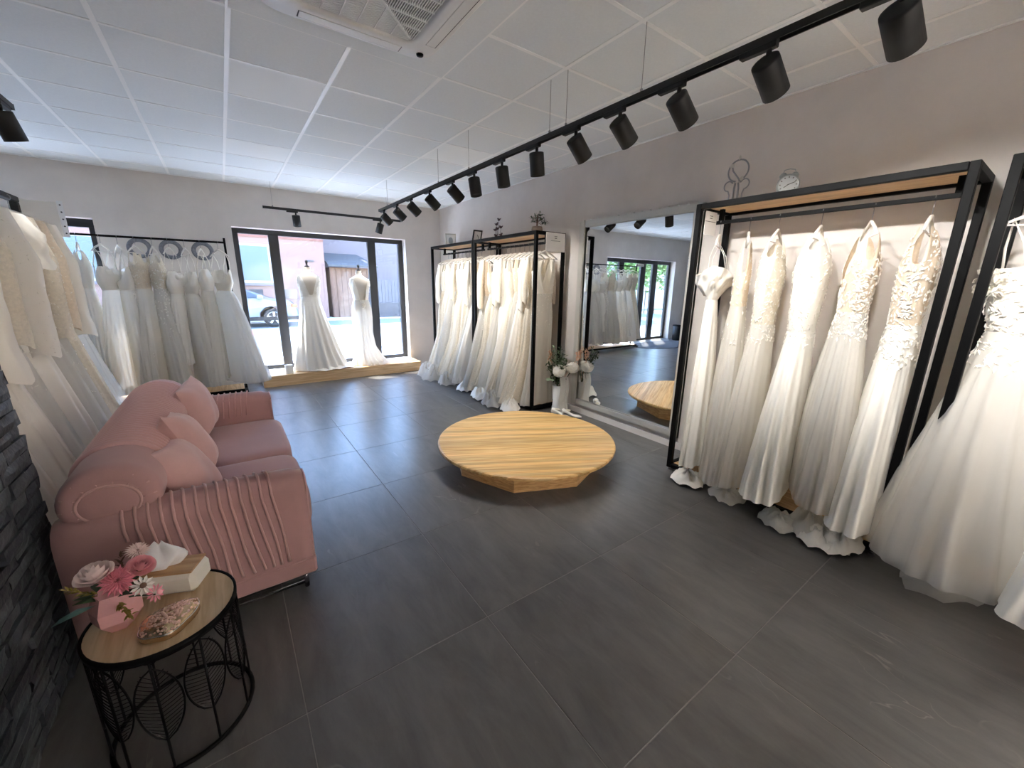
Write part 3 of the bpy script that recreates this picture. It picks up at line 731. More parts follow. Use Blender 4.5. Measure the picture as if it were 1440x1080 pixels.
for k, x in enumerate(xs):
    if k < len(bk): kd = bk[k]
    else: kd = ('%s gown, %s' % (('cream lace', 'ivory tulle')[k % 2], names[k-9]), 'ivory', ('ivory', 'tulle3')[k % 2], (120, .014, 1, 18), 'a', 'wide', 0)
    zs = {'wide': 1.92, 'straps': 1.76, 'loops': 1.72}[kd[5]]; zw = zs-(.44 if kd[5] == 'wide' else .3)
    lo, hi = -.13, .13
    if k == 0: lo, hi = -.27, .10
    s = dict(rod=ROD, style=kd[5], sx=.14, zs=zs, zw=zw, zh=(.2, .26, .2, .5, .24, .22, .18, .2, .34)[k % 9], vf=.12, vb=.2, mb=kd[1], ms=kd[2], n=72, nb=10, ns=24, famp=.13, nf=15, lace=kd[3], ruffle=.03,
             prof=prof(zs, zw, .2, (.17, .085), (.115, .065), (.38, .22 if k == 0 else .15), (-.10, -.08 if k == 0 else 0), kd[4], top=(.16, .06 if kd[5] != 'wide' else .03)), ylim=(lo, hi), xlim=(-.44, .36))
    if k == 0: s['over'] = .12; s['mo'] = 'tulle2'
    if k == 6: s['laceth'] = (PI*1.15, PI*1.6)
    if k in (3, 7, 6): s['cups'] = zs-.09
    make_dress(x, 7.0, PI/2+kd[6]*.6, s, kd[0]+' on the thin rail', 'gowns on the thin rail by the entrance', 400+k)
    make_hanger(x, 7.0, ROD, PI/2+kd[6]*.6, 'white hanger, %s from the window end of the thin rail' % ORD[k], 'hangers on the thin rail', low=k % 3 == 0)

# long sleeved gowns on the black rail behind the sofa
LR = 2.17
lf = [
 (2.85, 'ivory', 'cotton', 'sleeve', (200, .012, 1, 12), 'cream long sleeved gown closest to the slate partition on the black rail', dict(sl=.8, sr=.08, sdots=90)),
 (3.16, 'cotton', 'satin', 'sleeve', None, 'plain ivory gown with wide bell sleeves, second on the black rail', dict(sl=.9, sr=.085, flare=1)),
 (3.47, 'ivory', 'tulle3', 'sleeve', (160, .012, 1, 20), 'gown with row of frilled lace down its skirt, third on the black rail', dict(sl=.75, sr=.075)),
 (3.78, 'lace', 'satin', 'sleeve', (260, .012, 1, 16), 'white lace coat gown with pearl dotted sleeves, fourth on the black rail', dict(sl=.85, sr=.095, sdots=150)),
 (4.05, 'cotton', 'tulle', 'sleeve', None, 'gown with pleated organza shoulder frill, fifth on the black rail', dict(sl=.3, sr=.08, flare=1)),
 (4.27, 'ivory', 'tulle', 'sleeve', (300, .01, 1, 26), 'sequined ivory long sleeved gown, sixth on the black rail', dict(sl=.8, sr=.07, sdots=130)),
 (4.48, 'nude', 'ivory', 'sleeve', (160, .01, 1, 18), 'beige sequin gown with sheer sleeves, seventh on the black rail', dict(sl=.75, sr=.065, sdots=80)),
 (4.70, 'cotton', 'tulle2', 'sleeve', None, 'champagne gown with long cuffed sleeves, last on the black rail', dict(sl=.82, sr=.075, flare=1))]
for k, (y, a, b, stl, lc, lab, ex) in enumerate(lf):
    s = dict(rod=LR, style=stl, zs=2.0, zw=1.45, zh=.1, vf=.14, vb=.12, arm=.08, mb=a, ms=b, n=72, nb=10, ns=26, famp=.13, nf=13, lace=lc,
             prof=prof(2.0, 1.45, .1, (.19, .10), (.16, .09), (.36, .17), (.14, 0), 'a', top=(.2, .04)), ylim=(-.15, .15), xlim=(-.3, .49))
    s.update(ex)
    make_dress(-1.2, y, .1*math.sin(k*2.1), s, lab, 'long sleeved gowns on the black rail', 500+k)
    make_hanger(-1.2, y, LR, .1*math.sin(k*2.1), 'black hook hanger under the %s gown on the black rail' % ORD[k], 'hangers on the black rail', M['hanger'])

# ---------------------------------------------------------------- dress forms in the window
def form(x, y, rz, label, h):
    t = thing('dress_form', label, 'mannequin', (x, y, .172), rz, 'dress forms in the window')
    pr = [(.06, 0.98), (.15, 0.99), (.155, 1.05), (.125, 1.14), (.118, 1.2), (.135, 1.3), (.15, 1.38), (.165, 1.46), (.15, 1.53), (.09, 1.575), (.052, 1.6), (.047, 1.66), (.05, 1.675)]
    MB().lathe([(r, z*h) for r, z in pr], 32, sx=1, sy=.68).build('torso', M['form'], t, True)
    MB().lathe([(.036, 1.675*h), (.034, 1.69*h), (.012, 1.70*h), (.014, 1.73*h), (.022, 1.755*h), (.016, 1.775*h), (.003, 1.78*h)], 16).build('neck_cap', M['blackm'], t, True)
    MB().tube([(0, 0, .02), (0, 0, 1.0*h)], .014).build('pole', M['blackm'], t)
    MB().lathe([(.14, 0), (.14, .012), (.03, .024), (.016, .05)], 24).build('base', M['blackm'], t, True)
    return t
form(1.14, 7.27, 0, 'white dress form under the lace backed satin gown', .985)
form(1.93, 7.27, 0, 'white dress form under the low backed mermaid gown', .965)
# gowns on the forms show their backs: local front is turned to the street
spA = dict(rod=1.9, style='wide', zs=1.69, zw=1.36, zh=.19, vf=.12, vb=.30, arm=.1, mb='lace', ms='satin', n=110, ns=34, nb=14, famp=.15, nf=15, lace=(620, .014, 3, 18),
    prof=[(1.75, .16, .06, 0, 0), (1.68, .172, .10, 0, 0), (1.6, .172, .125, 0, 0), (1.5, .15, .115, 0, 0), (1.36, .135, .10, 0, 0), (1.22, .165, .13, 0, 0), (1.05, .20, .16, -.01, 0), (.75, .28, .2, -.03, 0), (.45, .35, .24, -.05, 0), (.19, .44, .26, -.08, .0)])
spA['train'] = (-.18, .1, .34, .2, .05, .175)
d = make_dress(1.14, 7.25, PI, spA, 'lace backed satin A line gown on the left dress form in the window', 'gowns on the window dress forms', 601)
spB = dict(rod=1.9, style='wide', zs=1.66, zw=1.30, zh=.19, vf=.12, vb=.5, arm=.08, mb='cotton', ms='tulle', n=110, ns=34, nb=14, famp=.12, nf=17, lace=(160, .012, 0, 8),
    prof=[(1.72, .15, .06, 0, 0), (1.65, .168, .10, 0, 0), (1.55, .165, .12, 0, 0), (1.45, .14, .11, 0, 0), (1.3, .125, .1, 0, 0), (1.16, .16, .13, 0, 0), (1.0, .165, .14, 0, 0), (.75, .15, .14, 0, 0), (.5, .17, .16, -.02, 0), (.3, .25, .2, -.06, 0), (.19, .32, .22, -.1, .0)])
spB['train'] = (-.24, .06, .36, .2, .045, .175); spB['over'] = .05; spB['mo'] = 'tulle2'
d = make_dress(1.93, 7.25, PI, spB, 'low backed mermaid gown on the right dress form in the window', 'gowns on the window dress forms', 602)
# cloth pooled between them
tag(puddle(1.62, 7.22, .2, .1, .03, rr, zmin=.176).build('fallen_train', M['tulle'], smooth=True), 'white train pooled on the display platform between the dress forms', 'cloth')
bx = thing('small_box', 'small white box standing at the left end of the display platform', 'box', (.70, 7.10, .173), .2)
MB().box(-.05, .05, -.04, .04, 0, .13, .004).build('carton', M['white'], bx); MB().box(-.052, .052, -.042, .042, .115, .14, .004).build('lid', M['white'], bx)

# ---------------------------------------------------------------- sofa
sofa = thing('sofa', 'dusty pink velvet sofa with rolled back and ribbed arms', 'sofa', (0, 0, 0))
Y0, Y1, XB, XF = 2.075, 4.06, -.66, .22
MB().box(XB+.03, XF-.03, Y0+.03, Y1-.03, .10, .30, .02).build('base', M['velvet'], sofa)
MB().box(XB, -.40, Y0+.1, Y1-.1, .12, .66, .03).build('back_panel', M['velvet'], sofa)
AT = .17
def armprof():                                   # section in y,z (local, outer face at 0)
    p = [(0, .105), (0, .56), (.006, .61), (.025, .645), (.06, .665), (.10, .665), (.145, .655), (.165, .635), (.17, .60), (.17, .105)]
    return p
for k, (yo, sg) in enumerate(((Y0, 1), (Y1, -1))):
    pr = armprof(); nx = 14; rows = []
    for i in range(nx+1):
        u = i/nx; x = XB+(XF-XB)*u
        rnd_ = 0.0
        if u > .93: rnd_ = (u-.93)/.07
        row = []
        for (yy, zz) in pr:
            s_ = 1-.06*rnd_**2
            row.append((x, yo+sg*(AT/2+(yy-AT/2)*(1-.10*rnd_**2)), .105+(zz-.105)*(1-.035*rnd_**2) + .012*math.sin(u*PI)))
        rows.append(row)
    mb = MB().grid(rows); n0 = len(pr)
    mb.f.append(tuple(range(n0)) if sg < 0 else tuple(range(n0-1, -1, -1)))
    mb.f.append(tuple(nx*n0+q for q in (range(n0) if sg > 0 else range(n0-1, -1, -1))))
    mb.build('arm', M['velvet'], sofa, True)
    MB().box(XB+.01, XF+.004, yo-.004 if sg > 0 else yo-AT, yo+AT if sg > 0 else yo+.004, .10, .20, .012).build('arm_skirt', M['velvet'], sofa)
    # piping ribs draped over the arm
    for q in range(14):
        x = XB+.20+q*.040
        zb = .60-.385*min(1, (q+1)/8.0) if q < 8 else .215+.0*(q-8)
        P = [(x-.03, yo+sg*.172, .50), (x-.02, yo+sg*.172, .61), (x-.012, yo+sg*.15, .668), (x-.004, yo+sg*.10, .681), (x, yo+sg*.06, .681), (x+.002, yo+sg*.02, .655), (x+.004, yo-sg*.003, .60)]
        nn = 7
        for e in range(1, nn+1):
            u = e/nn; P.append((x+.004+(.045*u+.008*math.sin(4*u+q)*u)*min(1, (q+1)/8), yo-sg*(.004), .60+(zb-.60)*u))
        MB().tube(P, .0065, 6).build('piping', M['velvet2'], sofa, True)
    f = [(XF-.004, yo+sg*.012, .20), (XF-.004, yo+sg*.012, .60), (XF-.004, yo+sg*.045, .645), (XF-.004, yo+sg*.12, .645), (XF-.004, yo+sg*.16, .60), (XF-.004, yo+sg*.16, .22)]
    MB().tube(f, .006, 6).build('piping', M['velvet2'], sofa, True)
# rolled back
cxr, czr, rr_ = -.488, .712, .150
ya0, yb0 = Y0+.055, Y1-.055
rows = []
for y, s_ in ((ya0-.012, .004), (ya0-.012, .30), (ya0-.008, .56), (ya0-.004, .60), (ya0-.006, .66), (ya0, .82), (ya0+.014, .92), (ya0+.035, .975), (ya0+.07, 1), (yb0-.07, 1), (yb0-.035, .97), (yb0-.012, .9), (yb0, .8), (yb0+.01, .5), (yb0+.012, .04)):
    rows.append([(cxr+rr_*1.1*s_*math.cos(a), y, czr+rr_*s_*math.sin(a)) for a in np.linspace(0, 2*PI, 36, endpoint=False)])
MB().rings([r[::-1] for r in rows]).build('rolled_back', M['velvet'], sofa, True)
pl = MB().tube([(cxr+rr_*1.1*math.cos(a), 0, czr+rr_*math.sin(a)) for a in np.linspace(-.55, PI+.4, 20)], .0165, 8).mesh('pleat', M['velvet2'], True)
npl = 36
for q in range(npl): link('pleat', pl, sofa, loc=(0, Y0+.36+q*(Y1-Y0-.62)/(npl-1), 0))
for yy, sg in ((ya0, -1), (yb0, 1)):
    e = MB().tube([(cxr+.097*math.cos(a), yy+sg*.006, czr+.078*math.sin(a)) for a in np.linspace(0, 2*PI, 28, endpoint=False)], .006, 6, closed=True)
    for q in range(14):
        a = 2*PI*q/14; e.tube([(cxr+.102*math.cos(a), yy+sg*.005, czr+.084*math.sin(a)), (cxr+.148*math.cos(a+.05), yy-sg*.006, czr+.126*math.sin(a+.05))], .003, 5)
    e.build('end_piping', M['velvet2'], sofa, True)
ym = 3.0
for a, b in ((Y0+AT+.004, ym-.003), (ym+.003, Y1-AT-.004)):
    MB().rbox((-.40+XF+.045)/2, (a+b)/2, .355, (XF+.045+.40)/2, (b-a)/2, .105, 7, 48, 20).build('seat_cushion', M['velvet'], sofa, True)
rail = MB()
for z in (.03, .085): rail.tube([(XB+.08, Y0+.05, z), (XF-.05, Y0+.05, z), (XF-.05, Y1-.05, z), (XB+.08, Y1-.05, z)], .011, 8, closed=True)
for x in (XB+.08, XF-.05):
    for y in (Y0+.05, Y1-.05, 3.0): rail.tube([(x, y, .0), (x, y, .105)], .012, 8)
rail.build('base_rail', M['chrome'], sofa, True)

def pillow(loc, rot, size, label):
    n = 20; mb = MB()
    for side in (1, -1):
        P = []
        for i in range(n+1):
            row = []
            for j in range(n+1):
                u, v = -1+2*i/n, -1+2*j/n
                pinch = 1-.10*(1-u*u)**1*abs(v)**3 ; pinch2 = 1-.10*(1-v*v)*abs(u)**3
                th = (max(0, (1-u**4)*(1-v**4)))**.55
                wr = .004*math.sin(7*u+3*v)*th
                row.append((u*size*pinch2, v*size*pinch, side*(.098*th*(1-.15*(u*u+v*v)))+wr))
            P.append(row if side > 0 else row[::-1])
        mb.grid(P)
    o = mb.build('throw_pillow', M['pillow'], None, True); tag(o, label, 'cushion', 'pink pillows on the sofa')
    o.location = loc; o.rotation_euler = rot
    return o
pillow((-.281, 2.468, .63), (7.344, -3.251, -1.808), .20, 'pink velvet pillow against the near arm of the sofa')
pillow((-.272, 2.80, .69), (-1.973, .194, 1.576), .20, 'pink velvet pillow in the middle of the sofa row')
pillow((-.268, 3.60, .69), (1.347, 3.227, -1.737), .20, 'pink velvet pillow standing at the far arm of the sofa')

# ---------------------------------------------------------------- side table and what stands on it
TX, TY, TH, TR = -.312, 1.645, .47, .208
tb = thing('side_table', 'round side table with pale wood top and black wire leaf cage', 'table', (TX, TY, 0))
MB().lathe([(TR-.006, TH-.014), (TR-.006, TH)], 48).build('tabletop', M['ash'], tb)
MB().lathe([(TR-.007, TH-.02), (TR, TH-.02), (TR+.002, TH+.004), (TR-.007, TH+.004)], 48, cap=False).build('rim', M['black'], tb, True)
MB().tube([(TR*.99*math.cos(a), TR*.99*math.sin(a), .008) for a in np.linspace(0, 2*PI, 48, endpoint=False)], .008, 8, closed=True).build('base_ring', M['black'], tb, True)
for q in range(10):
    a = 2*PI*q/10+.2
    MB().tube([(TR*.98*math.cos(a), TR*.98*math.sin(a), .01), (TR*.98*math.cos(a), TR*.98*math.sin(a), TH-.015)], .004, 6).build('rod', M['black'], tb, True)
    lf_ = MB(); zc, hh, ww = .30-.02*(q % 2), .145, .30
    def lp(s, t_): return (TR*.98*math.cos(a+s), TR*.98*math.sin(a+s), zc+hh*t_)
    wl = lambda t_: ww*max(0, (1-t_*t_))**.7*(1 if t_ > 0 else 1)
    outl = [lp(wl(t_), t_) for t_ in np.linspace(-1, 1, 14)]+[lp(-wl(t_), t_) for t_ in np.linspace(1, -1, 14)][1:-1]
    lf_.tube(outl, .003, 5, closed=True)
    for t_ in np.linspace(-.85, .8, 17):
        for s in (-1, 1): lf_.tube([lp(0, t_-.1), lp(s*wl(t_)*.5, t_), lp(s*wl(t_)*.97, t_+.09)], .0014, 4, caps=False)
    lf_.build('wire_leaf', M['black'], tb)

# vase with artificial flowers
vs = thing('flower_vase', 'pink faceted vase of pink and white artificial flowers on side table', 'vase', (-.425, 1.655, TH))
MB().lathe([(.034, 0), (.064, .042), (.066, .085), (.046, .135)], 6).build('pot', M['vase'], vs)
MB().lathe([(.042, .126), (.042, .13)], 12).build('soil', M['olive'], vs)
def flower_rose(parent, c, r, m, seed, tilt=(0, 0)):
    mb = MB(); R_ = random.Random(seed)
    for ring, (n, rr1, h, op) in enumerate(((2, .22, 1.25, 0), (3, .42, 1.2, .05), (4, .62, 1.08, .14), (5, .80, .9, .34), (5, .90, .70, .42))):
        for k in range(n):
            a = 2*PI*(k+.5*ring)/n+.4*ring; P = []
            for i in range(6):
                u = i/5; row = []
                for j in range(7):
                    v = -1+2*j/6; wd = 1.25*PI/n*(.55+.45*math.sin(PI*min(1, u*.62+.1)))
                    rad = r*rr1*(.35+.65*math.sin(min(1, u*1.5)*PI/2)+op*u**3*.5); ang = a+v*wd
                    row.append((rad*math.cos(ang), rad*math.sin(ang), r*(h*(1-(1-u)**1.4)-.45-.12*v*v*u-op*.28*u**3)))
                P.append(row)
            mb.grid(P)
    mb.xform(Matrix.Translation(c) @ Matrix.Rotation(tilt[0], 4, 'X') @ Matrix.Rotation(tilt[1], 4, 'Y'))
    return mb.build('bloom', m, parent, True)
def flower_daisy(parent, c, r, m, n, layers, tilt=(0, 0), heart=None):
    mb = MB()
    for l in range(layers):
        rr1 = r*(1-.22*l)
        for k in range(n):
            a = 2*PI*(k+.5*(l % 2))/n; wd = 2.4/n
            P = [(0.15*rr1*math.cos(a), .15*rr1*math.sin(a), .1*r*l), (.7*rr1*math.cos(a-wd), .7*rr1*math.sin(a-wd), .16*r*l+.12*r), (rr1*math.cos(a), rr1*math.sin(a), .26*r*l+.05*r), (.7*rr1*math.cos(a+wd), .7*rr1*math.sin(a+wd), .16*r*l+.12*r), (.65*rr1*math.cos(a), .65*rr1*math.sin(a), .16*r*l)]
            mb.add(P, [(0, 1, 4), (1, 2, 4), (2, 3, 4), (3, 0, 4)])
    X = Matrix.Translation(c) @ Matrix.Rotation(tilt[0], 4, 'X') @ Matrix.Rotation(tilt[1], 4, 'Y')
    o = mb.xform(X).build('bloom', m, parent)
    if heart: MB().rbox(0, 0, .02*1, r*.28, r*.28, r*.18, 2, 10, 6).xform(X).build('heart', heart, o, True)
    return o
bl = [('rose', (-.020, -.03, .205), .046, 'palef', (.15, -.15)), ('dahlia', (.03, -.045, .17), .050, 'pinkf', (.9, .15)), ('rose', (.085, -.02, .185), .036, 'pink2', (.45, .4)), ('daisyp', (.075, .03, .215), .036, 'palef', (.4, .3)), ('daisy', (.085, -.06, .135), .033, 'whitef', (1.0, .3)), ('daisy2', (.112, -.07, .10), .03, 'pinkf', (1.1, .8))]
for k, (ty, c, r, m, tl) in enumerate(bl):
    c = (c[0], c[1], c[2]+.02)
    if ty == 'rose': flower_rose(vs, c, r, M[m], k, tl)
    elif ty == 'dahlia': flower_daisy(vs, c, r, M[m], 18, 5, tl)
    elif ty == 'daisyp': flower_daisy(vs, c, r, M[m], 22, 4, tl)
    else: flower_daisy(vs, c, r, M[m], 11, 1, tl, M['brown'] if ty == 'daisy' else M['pink2'])
    MB().tube([(0, 0, .10), (c[0]*.5, c[1]*.5, .10+(c[2]-.1)*.6), (c[0], c[1], c[2]-.005)], .0028, 5).build('stem', M['leaf'], vs, True)
lfm = MB()
def leafy(mb, p, d, ln, wd, up=.3):
    p = Vector(p); d = Vector(d).normalized(); s = d.cross(Vector((0, 0, 1)))
    if s.length < 1e-4: s = Vector((1, 0, 0))
    s.normalize(); n_ = s.cross(d)
    a = [p, p+d*ln*.35+s*wd+n_*ln*.05, p+d*ln*.75+s*wd*.7, p+d*ln-n_*ln*.1, p+d*ln*.75-s*wd*.7, p+d*ln*.35-s*wd+n_*ln*.05, p+d*ln*.5+n_*ln*.12]
    mb.add(a, [(0, 1, 6), (1, 2, 6), (2, 3, 6), (3, 4, 6), (4, 5, 6), (5, 0, 6)])
R_ = random.Random(9)
for k in range(9):
    a = R_.uniform(0, 6.28); m_ = MB(); leafy(m_, (.02*math.cos(a), .02*math.sin(a), .115), (math.cos(a), math.sin(a), .5), .075, .014); m_.build('leaf', M['leaf'], vs)
m_ = MB(); leafy(m_, (-.035, -.03, .118), (-1, -.5, .1), .10, .017); m_.build('leaf', M['teal'], vs)
for base, dr, m in (((-.03, .0, .13), (-1, .1, .7), 'olive'), ((.02, -.05, .115), (.5, -1, -.15), 'olive'), ((.02, .03, .15), (.1, .4, 1), 'brown'), ((.045, .02, .15), (.4, .3, 1), 'brown'), ((.0, .0, .14), (.15, 0, 1), 'brown')):
    sp_ = MB(); d = Vector(dr).normalized()
    for q in range(26):
        u = q/26; pp = Vector(base)+d*(.085*u); leafy(sp_, pp, (d.x+R_.uniform(-1, 1), d.y+R_.uniform(-1, 1), d.z+R_.uniform(-.6, 1)), .022, .004)
    sp_.build('sprig', M[m], vs)

# tissue box
tbx = thing('tissue_box', 'white tissue box with wooden lid on the side table', 'box', (-.312, 1.792, TH), math.radians(-23))
MB().box(-.122, .122, -.063, .063, 0, .082, .016).build('box', M['boxwhite'], tbx)
MB().box(-.113, .113, -.054, .054, .080, .088, .002).build('lid', M['boxwood'], tbx)
mb = MB(); P = []
R_ = random.Random(4)
for i in range(9):
    u = i/8; row = []
    for k in range(28):
        a = 2*PI*k/28
        rad = (.036+.022*math.sin(PI*min(1, u*1.1)))*(1-.75*u**3); w2 = 1+.26*math.sin(3*a+2*u)+.16*math.sin(5*a-3*u)
        row.append((-.015+rad*1.25*w2*math.cos(a)+.012*u, rad*.62*w2*math.sin(a), .084+.10*u+.012*math.sin(2*a+1)*u))
    P.append(row)
mb.rings(P); mb.f.append(tuple(8*28+k for k in range(28))); mb.build('tissue', M['tissue'], tbx, True)

# jewelled trinket box, teardrop shaped with lobed end
tk = thing('trinket_box', 'gold and pink jewelled teardrop trinket box on the side table', 'box', (-.285, 1.565, TH), math.radians(35))
def tear(a):
    r = .062*(1+.11*abs(math.sin(2.5*a))); x = r*math.cos(a); y = r*math.sin(a)*1.02
    if x > 0: x *= 1.7; y *= max(0, 1-(x/.1056)**2)**.3 if x < .1056 else 0
    return x-.02, y
n = 44; A = np.linspace(0, 2*PI, n, endpoint=False); T = [tear(a) for a in A]
rows = [[(x*s, y*s, z) for x, y in T] for z, s in ((0, .94), (.004, 1), (.02, 1.0), (.024, .985))]
mb = MB().rings(rows); mb.f.append(tuple(range(n-1, -1, -1))); mb.f.append(tuple(3*n+k for k in range(n))); mb.build('base', M['gold'], tk, True)
rows = [[(x*s, y*s, z) for x, y in T] for z, s in ((.024, .97), (.032, .93), (.042, .72), (.047, .4), (.049, .05))]
MB().rings(rows).build('lid', M['gold'], tk, True)
gm = MB(); R_ = random.Random(2)
gem = MB()
for q in range(230):
    a = R_.uniform(0, 6.28); s = math.sqrt(R_.uniform(.01, .86)); x, y = tear(a); z = .049-.026*s**2.6
    gem.rbox(x*s, y*s, z, .0065, .0065, .004, 2, 6, 4)
o = gem.build('gems', M['gem'], tk); o['kind'] = 'stuff'
MB().tube([(x*.99, y*.99, .024) for x, y in T], .0022, 5, closed=True).build('rim', M['chrome'], tk, True)

# ---------------------------------------------------------------- fitting podium
pd = thing('podium', 'round oak fitting podium on an octagonal base in the middle of the floor', 'podium', (2.16, 2.79, 0))
MB().lathe([(.80, .168), (.818, .172), (.822, .184), (.818, .197), (.806, .202)], 96).build('top', M['podium'], pd)
for q in range(8):
    a0, a1 = 2*PI*q/8, 2*PI*(q+1)/8; r = .69
    p0, p1 = Vector((r*math.cos(a0), r*math.sin(a0), 0)), Vector((r*math.cos(a1), r*math.sin(a1), 0)); k = .965
    q0, q1 = p0*k, p1*k; z = Vector((0, 0, .168))
    MB().add([p0, p1, p1+z, p0+z, q0, q1, q1+z, q0+z], [(0, 1, 2, 3), (5, 4, 7, 6), (0, 3, 7, 4), (1, 5, 6, 2), (3, 2, 6, 7), (0, 4, 5, 1)]).build('base_panel', M['podside'], pd)

# ---------------------------------------------------------------- ceiling cassette air conditioner
ac = thing('air_conditioner', 'square white cassette air conditioner set in the ceiling', 'air conditioner', (AC[0], AC[1], CEIL-.004))
def rsq(h, c, z, n=6):
    P = []
    for sx, sy, a0 in ((1, 1, 0), (-1, 1, PI/2), (-1, -1, PI), (1, -1, 1.5*PI)):
        for i in range(n+1):
            a = a0+PI/2*i/n; P.append((sx*(h-c)+c*math.cos(a), sy*(h-c)+c*math.sin(a), z))
    return P
MB().rings([rsq(.465, .13, 0), rsq(.475, .13, -.012), rsq(.455, .12, -.03), rsq(.33, .09, -.036), rsq(.315, .08, -.03), rsq(.31, .08, -.004)]).build('panel', M['plastic'], ac, True)
mb = MB().box(-.312, .312, -.312, .312, -.010, -.003); mb.build('intake', M['acdark'], ac)
def slat(k, d): return None
gr = MB()
for q in range(4):
    X = Matrix.Rotation(q*PI/2, 4, 'Z'); g_ = MB()
    for e in range(1, 26):
        x = .012*e; hw = x-.006
        g_.box(x-.0026, x+.0026, -hw, hw, -.027, -.022)
    for y in (-.18, -.09, 0, .09, .18): g_.box(max(.01, abs(y)), .305, y-.003, y+.003, -.029, -.018)
    g_.xform(X); gr.add(g_.v, g_.f)
for s in (1, -1):
    d = MB().box(-.40, .40, -.005, .005, -.030, -.016); d.xform(Matrix.Rotation(s*PI/4, 4, 'Z')); gr.add(d.v, d.f)
o = gr.build('grille', M['plastic'], ac); o['kind'] = 'stuff'
for q in range(4):
    X = Matrix.Rotation(q*PI/2, 4, 'Z')
    sl = MB().box(.372, .432, -.27, .27, -.0345, -.030).xform(X).build('outlet', M['acdark'], ac)
    MB().box(.372, .427, -.265, .265, -.037, -.033, .001).xform(X).build('louver', M['plastic'], ac)
MB().lathe([(.022, 0), (.02, -.008), (.001, -.010)], 16, (.385, .385, -.033)).build('sensor', M['black'], ac, True)

# ---------------------------------------------------------------- ceiling tracks and spotlights
TZ = 2.605
def track(name, p0, p1, label, wires):
    t = thing(name, label, 'light track', p0); d = Vector(p1)-Vector(p0); L = d.length; d.normalize(); n_ = Vector((-d.y, d.x, 0))
    def bx(a, b, w0, w1, z0, z1):
        mb = MB(); mb.box(a, b, w0, w1, z0, z1); Mx = Matrix(((d.x, n_.x, 0, 0), (d.y, n_.y, 0, 0), (0, 0, 1, 0), (0, 0, 0, 1))); return mb.xform(Mx)
    b = bx(0, L, -.018, .018, .018, .03)
    for s in (-1, 1): q = bx(0, L, s*.018-.003, s*.018+.003, 0, .03); b.add(q.v, q.f)
    b.build('rail', M['blackm'], t)
    for q in (0, L): c = bx(q-.004, q+.004, -.022, .022, -.002, .032); c.build('end_cap', M['blackm'], t)
    for w_ in wires:
        c = d*w_; MB().tube([(c.x, c.y, .03), (c.x, c.y, CEIL-p0[2]-.003)], .0018, 5).build('suspension_wire', M['steel'], t)
        MB().lathe([(.008, .028), (.008, .05), (.003, .055)], 8, (c.x, c.y, 0)).build('wire_clip', M['steel'], t)
    return t
track('light_track', (2.03, -1.4, TZ), (2.03, 6.25, TZ), 'long black ceiling track running above the podium towards the window', [.4, 1.9, 3.06, 3.67, 3.84, 5.0, 5.66, 7.3])
track('light_track', (.62, 7.04, TZ), (2.62, 7.04, TZ), 'short black ceiling track hung before the shop window', [.12, 1.78])
track('light_track', (-.93, -1.4, TZ), (-.93, 4.08, TZ), 'black ceiling track above the left rail of gowns', [.5, 2.6, 5.2])
def spot(x, y, axis, aim, label, group, lit=True, power=1.0, back=.0):
    t = thing('track_spotlight', label, 'spotlight', (x, y, TZ), 0, group)
    if axis == 'y': MB().box(-.016, .016, -.03, .12, -.022, .012, .003).build('adapter', M['blackm'], t)
    else: MB().box(-.12, .03, -.016, .016, -.022, .012, .003).build('adapter', M['blackm'], t)
    d = (Vector(aim)-Vector((x, y, TZ-.09))).normalized()
    MB().tube([(0, 0, -.02), (0, 0, -.05)], .011).tube([(0, 0, -.045), tuple(Vector((0, 0, -.06))), tuple(Vector((0, 0, -.075))+d*.01)], .008).build('stem', M['blackm'], t, True)
    q = d.to_track_quat('Z', 'Y').to_matrix().to_4x4(); X = Matrix.Translation(Vector((0, 0, -.085))+d*.012) @ q
    MB().lathe([(.040, -.04), (.053, -.037), (.054, -.030), (.054, .115), (.050, .115), (.046, .10)], 28).xform(X).build('lamp_body', M['blackm'], t, True)
    MB().lathe([(.0455, .094), (.0455, .098)], 20).xform(X).build('lens', M['lens'], t)
    ld = bpy.data.lights.new('spot_lamp', 'SPOT'); ld.energy = SPOT_W*power; ld.color = (1, .975, .94); ld.spot_size = math.radians(72); ld.spot_blend = .75; ld.shadow_soft_size = .03
    lo = bpy.data.objects.new('spot_lamp', ld); C.objects.link(lo); lo.parent = t
    p = Vector((0, 0, -.085))+d*.135; lo.location = p; lo.rotation_euler = d.to_track_quat('-Z', 'Y').to_euler()
    return t
SY = [.576, 1.0, 1.42, 1.80, 2.167, 2.578, 3.04, 3.50, 3.94, 4.50, 5.05, 5.55, 6.08]
AIM = [(3.5, .45, 1.5), (3.5, .9, 1.4), (3.5, 1.35, 1.35), (3.5, 1.75, 1.35), (3.4, 2.15, 1.2), (2.3, 2.6, .2), (2.35, 2.9, .2), (2.2, 3.1, .2), (3.4, 4.0, 1.35), (3.4, 4.6, 1.35), (3.4, 5.15, 1.35), (3.4, 5.65, 1.35), (3.35, 6.2, 1.3)]
for k, (y, a) in enumerate(zip(SY, AIM)):
    spot(2.03, y, 'y', a, 'black cylinder spotlight, %s from the near end of the long track' % ORD[k], 'spotlights on the long track', power=.62 if k < 5 else .5 if k < 8 else .85)
for k, (x, a) in enumerate(((1.03, (1.15, 7.5, 1.2)), (2.28, (2.0, 7.5, 1.2)))):
    spot(x, 7.04, 'x', a, ('left' if k == 0 else 'right')+' black spotlight on the short track before the shop window', 'spotlights on the short track', power=.5)
spot(-.93, 3.92, 'y', (-.6, 4.4, .9), 'black spotlight at the far end of the left track', 'spotlights on the left track', power=.12)
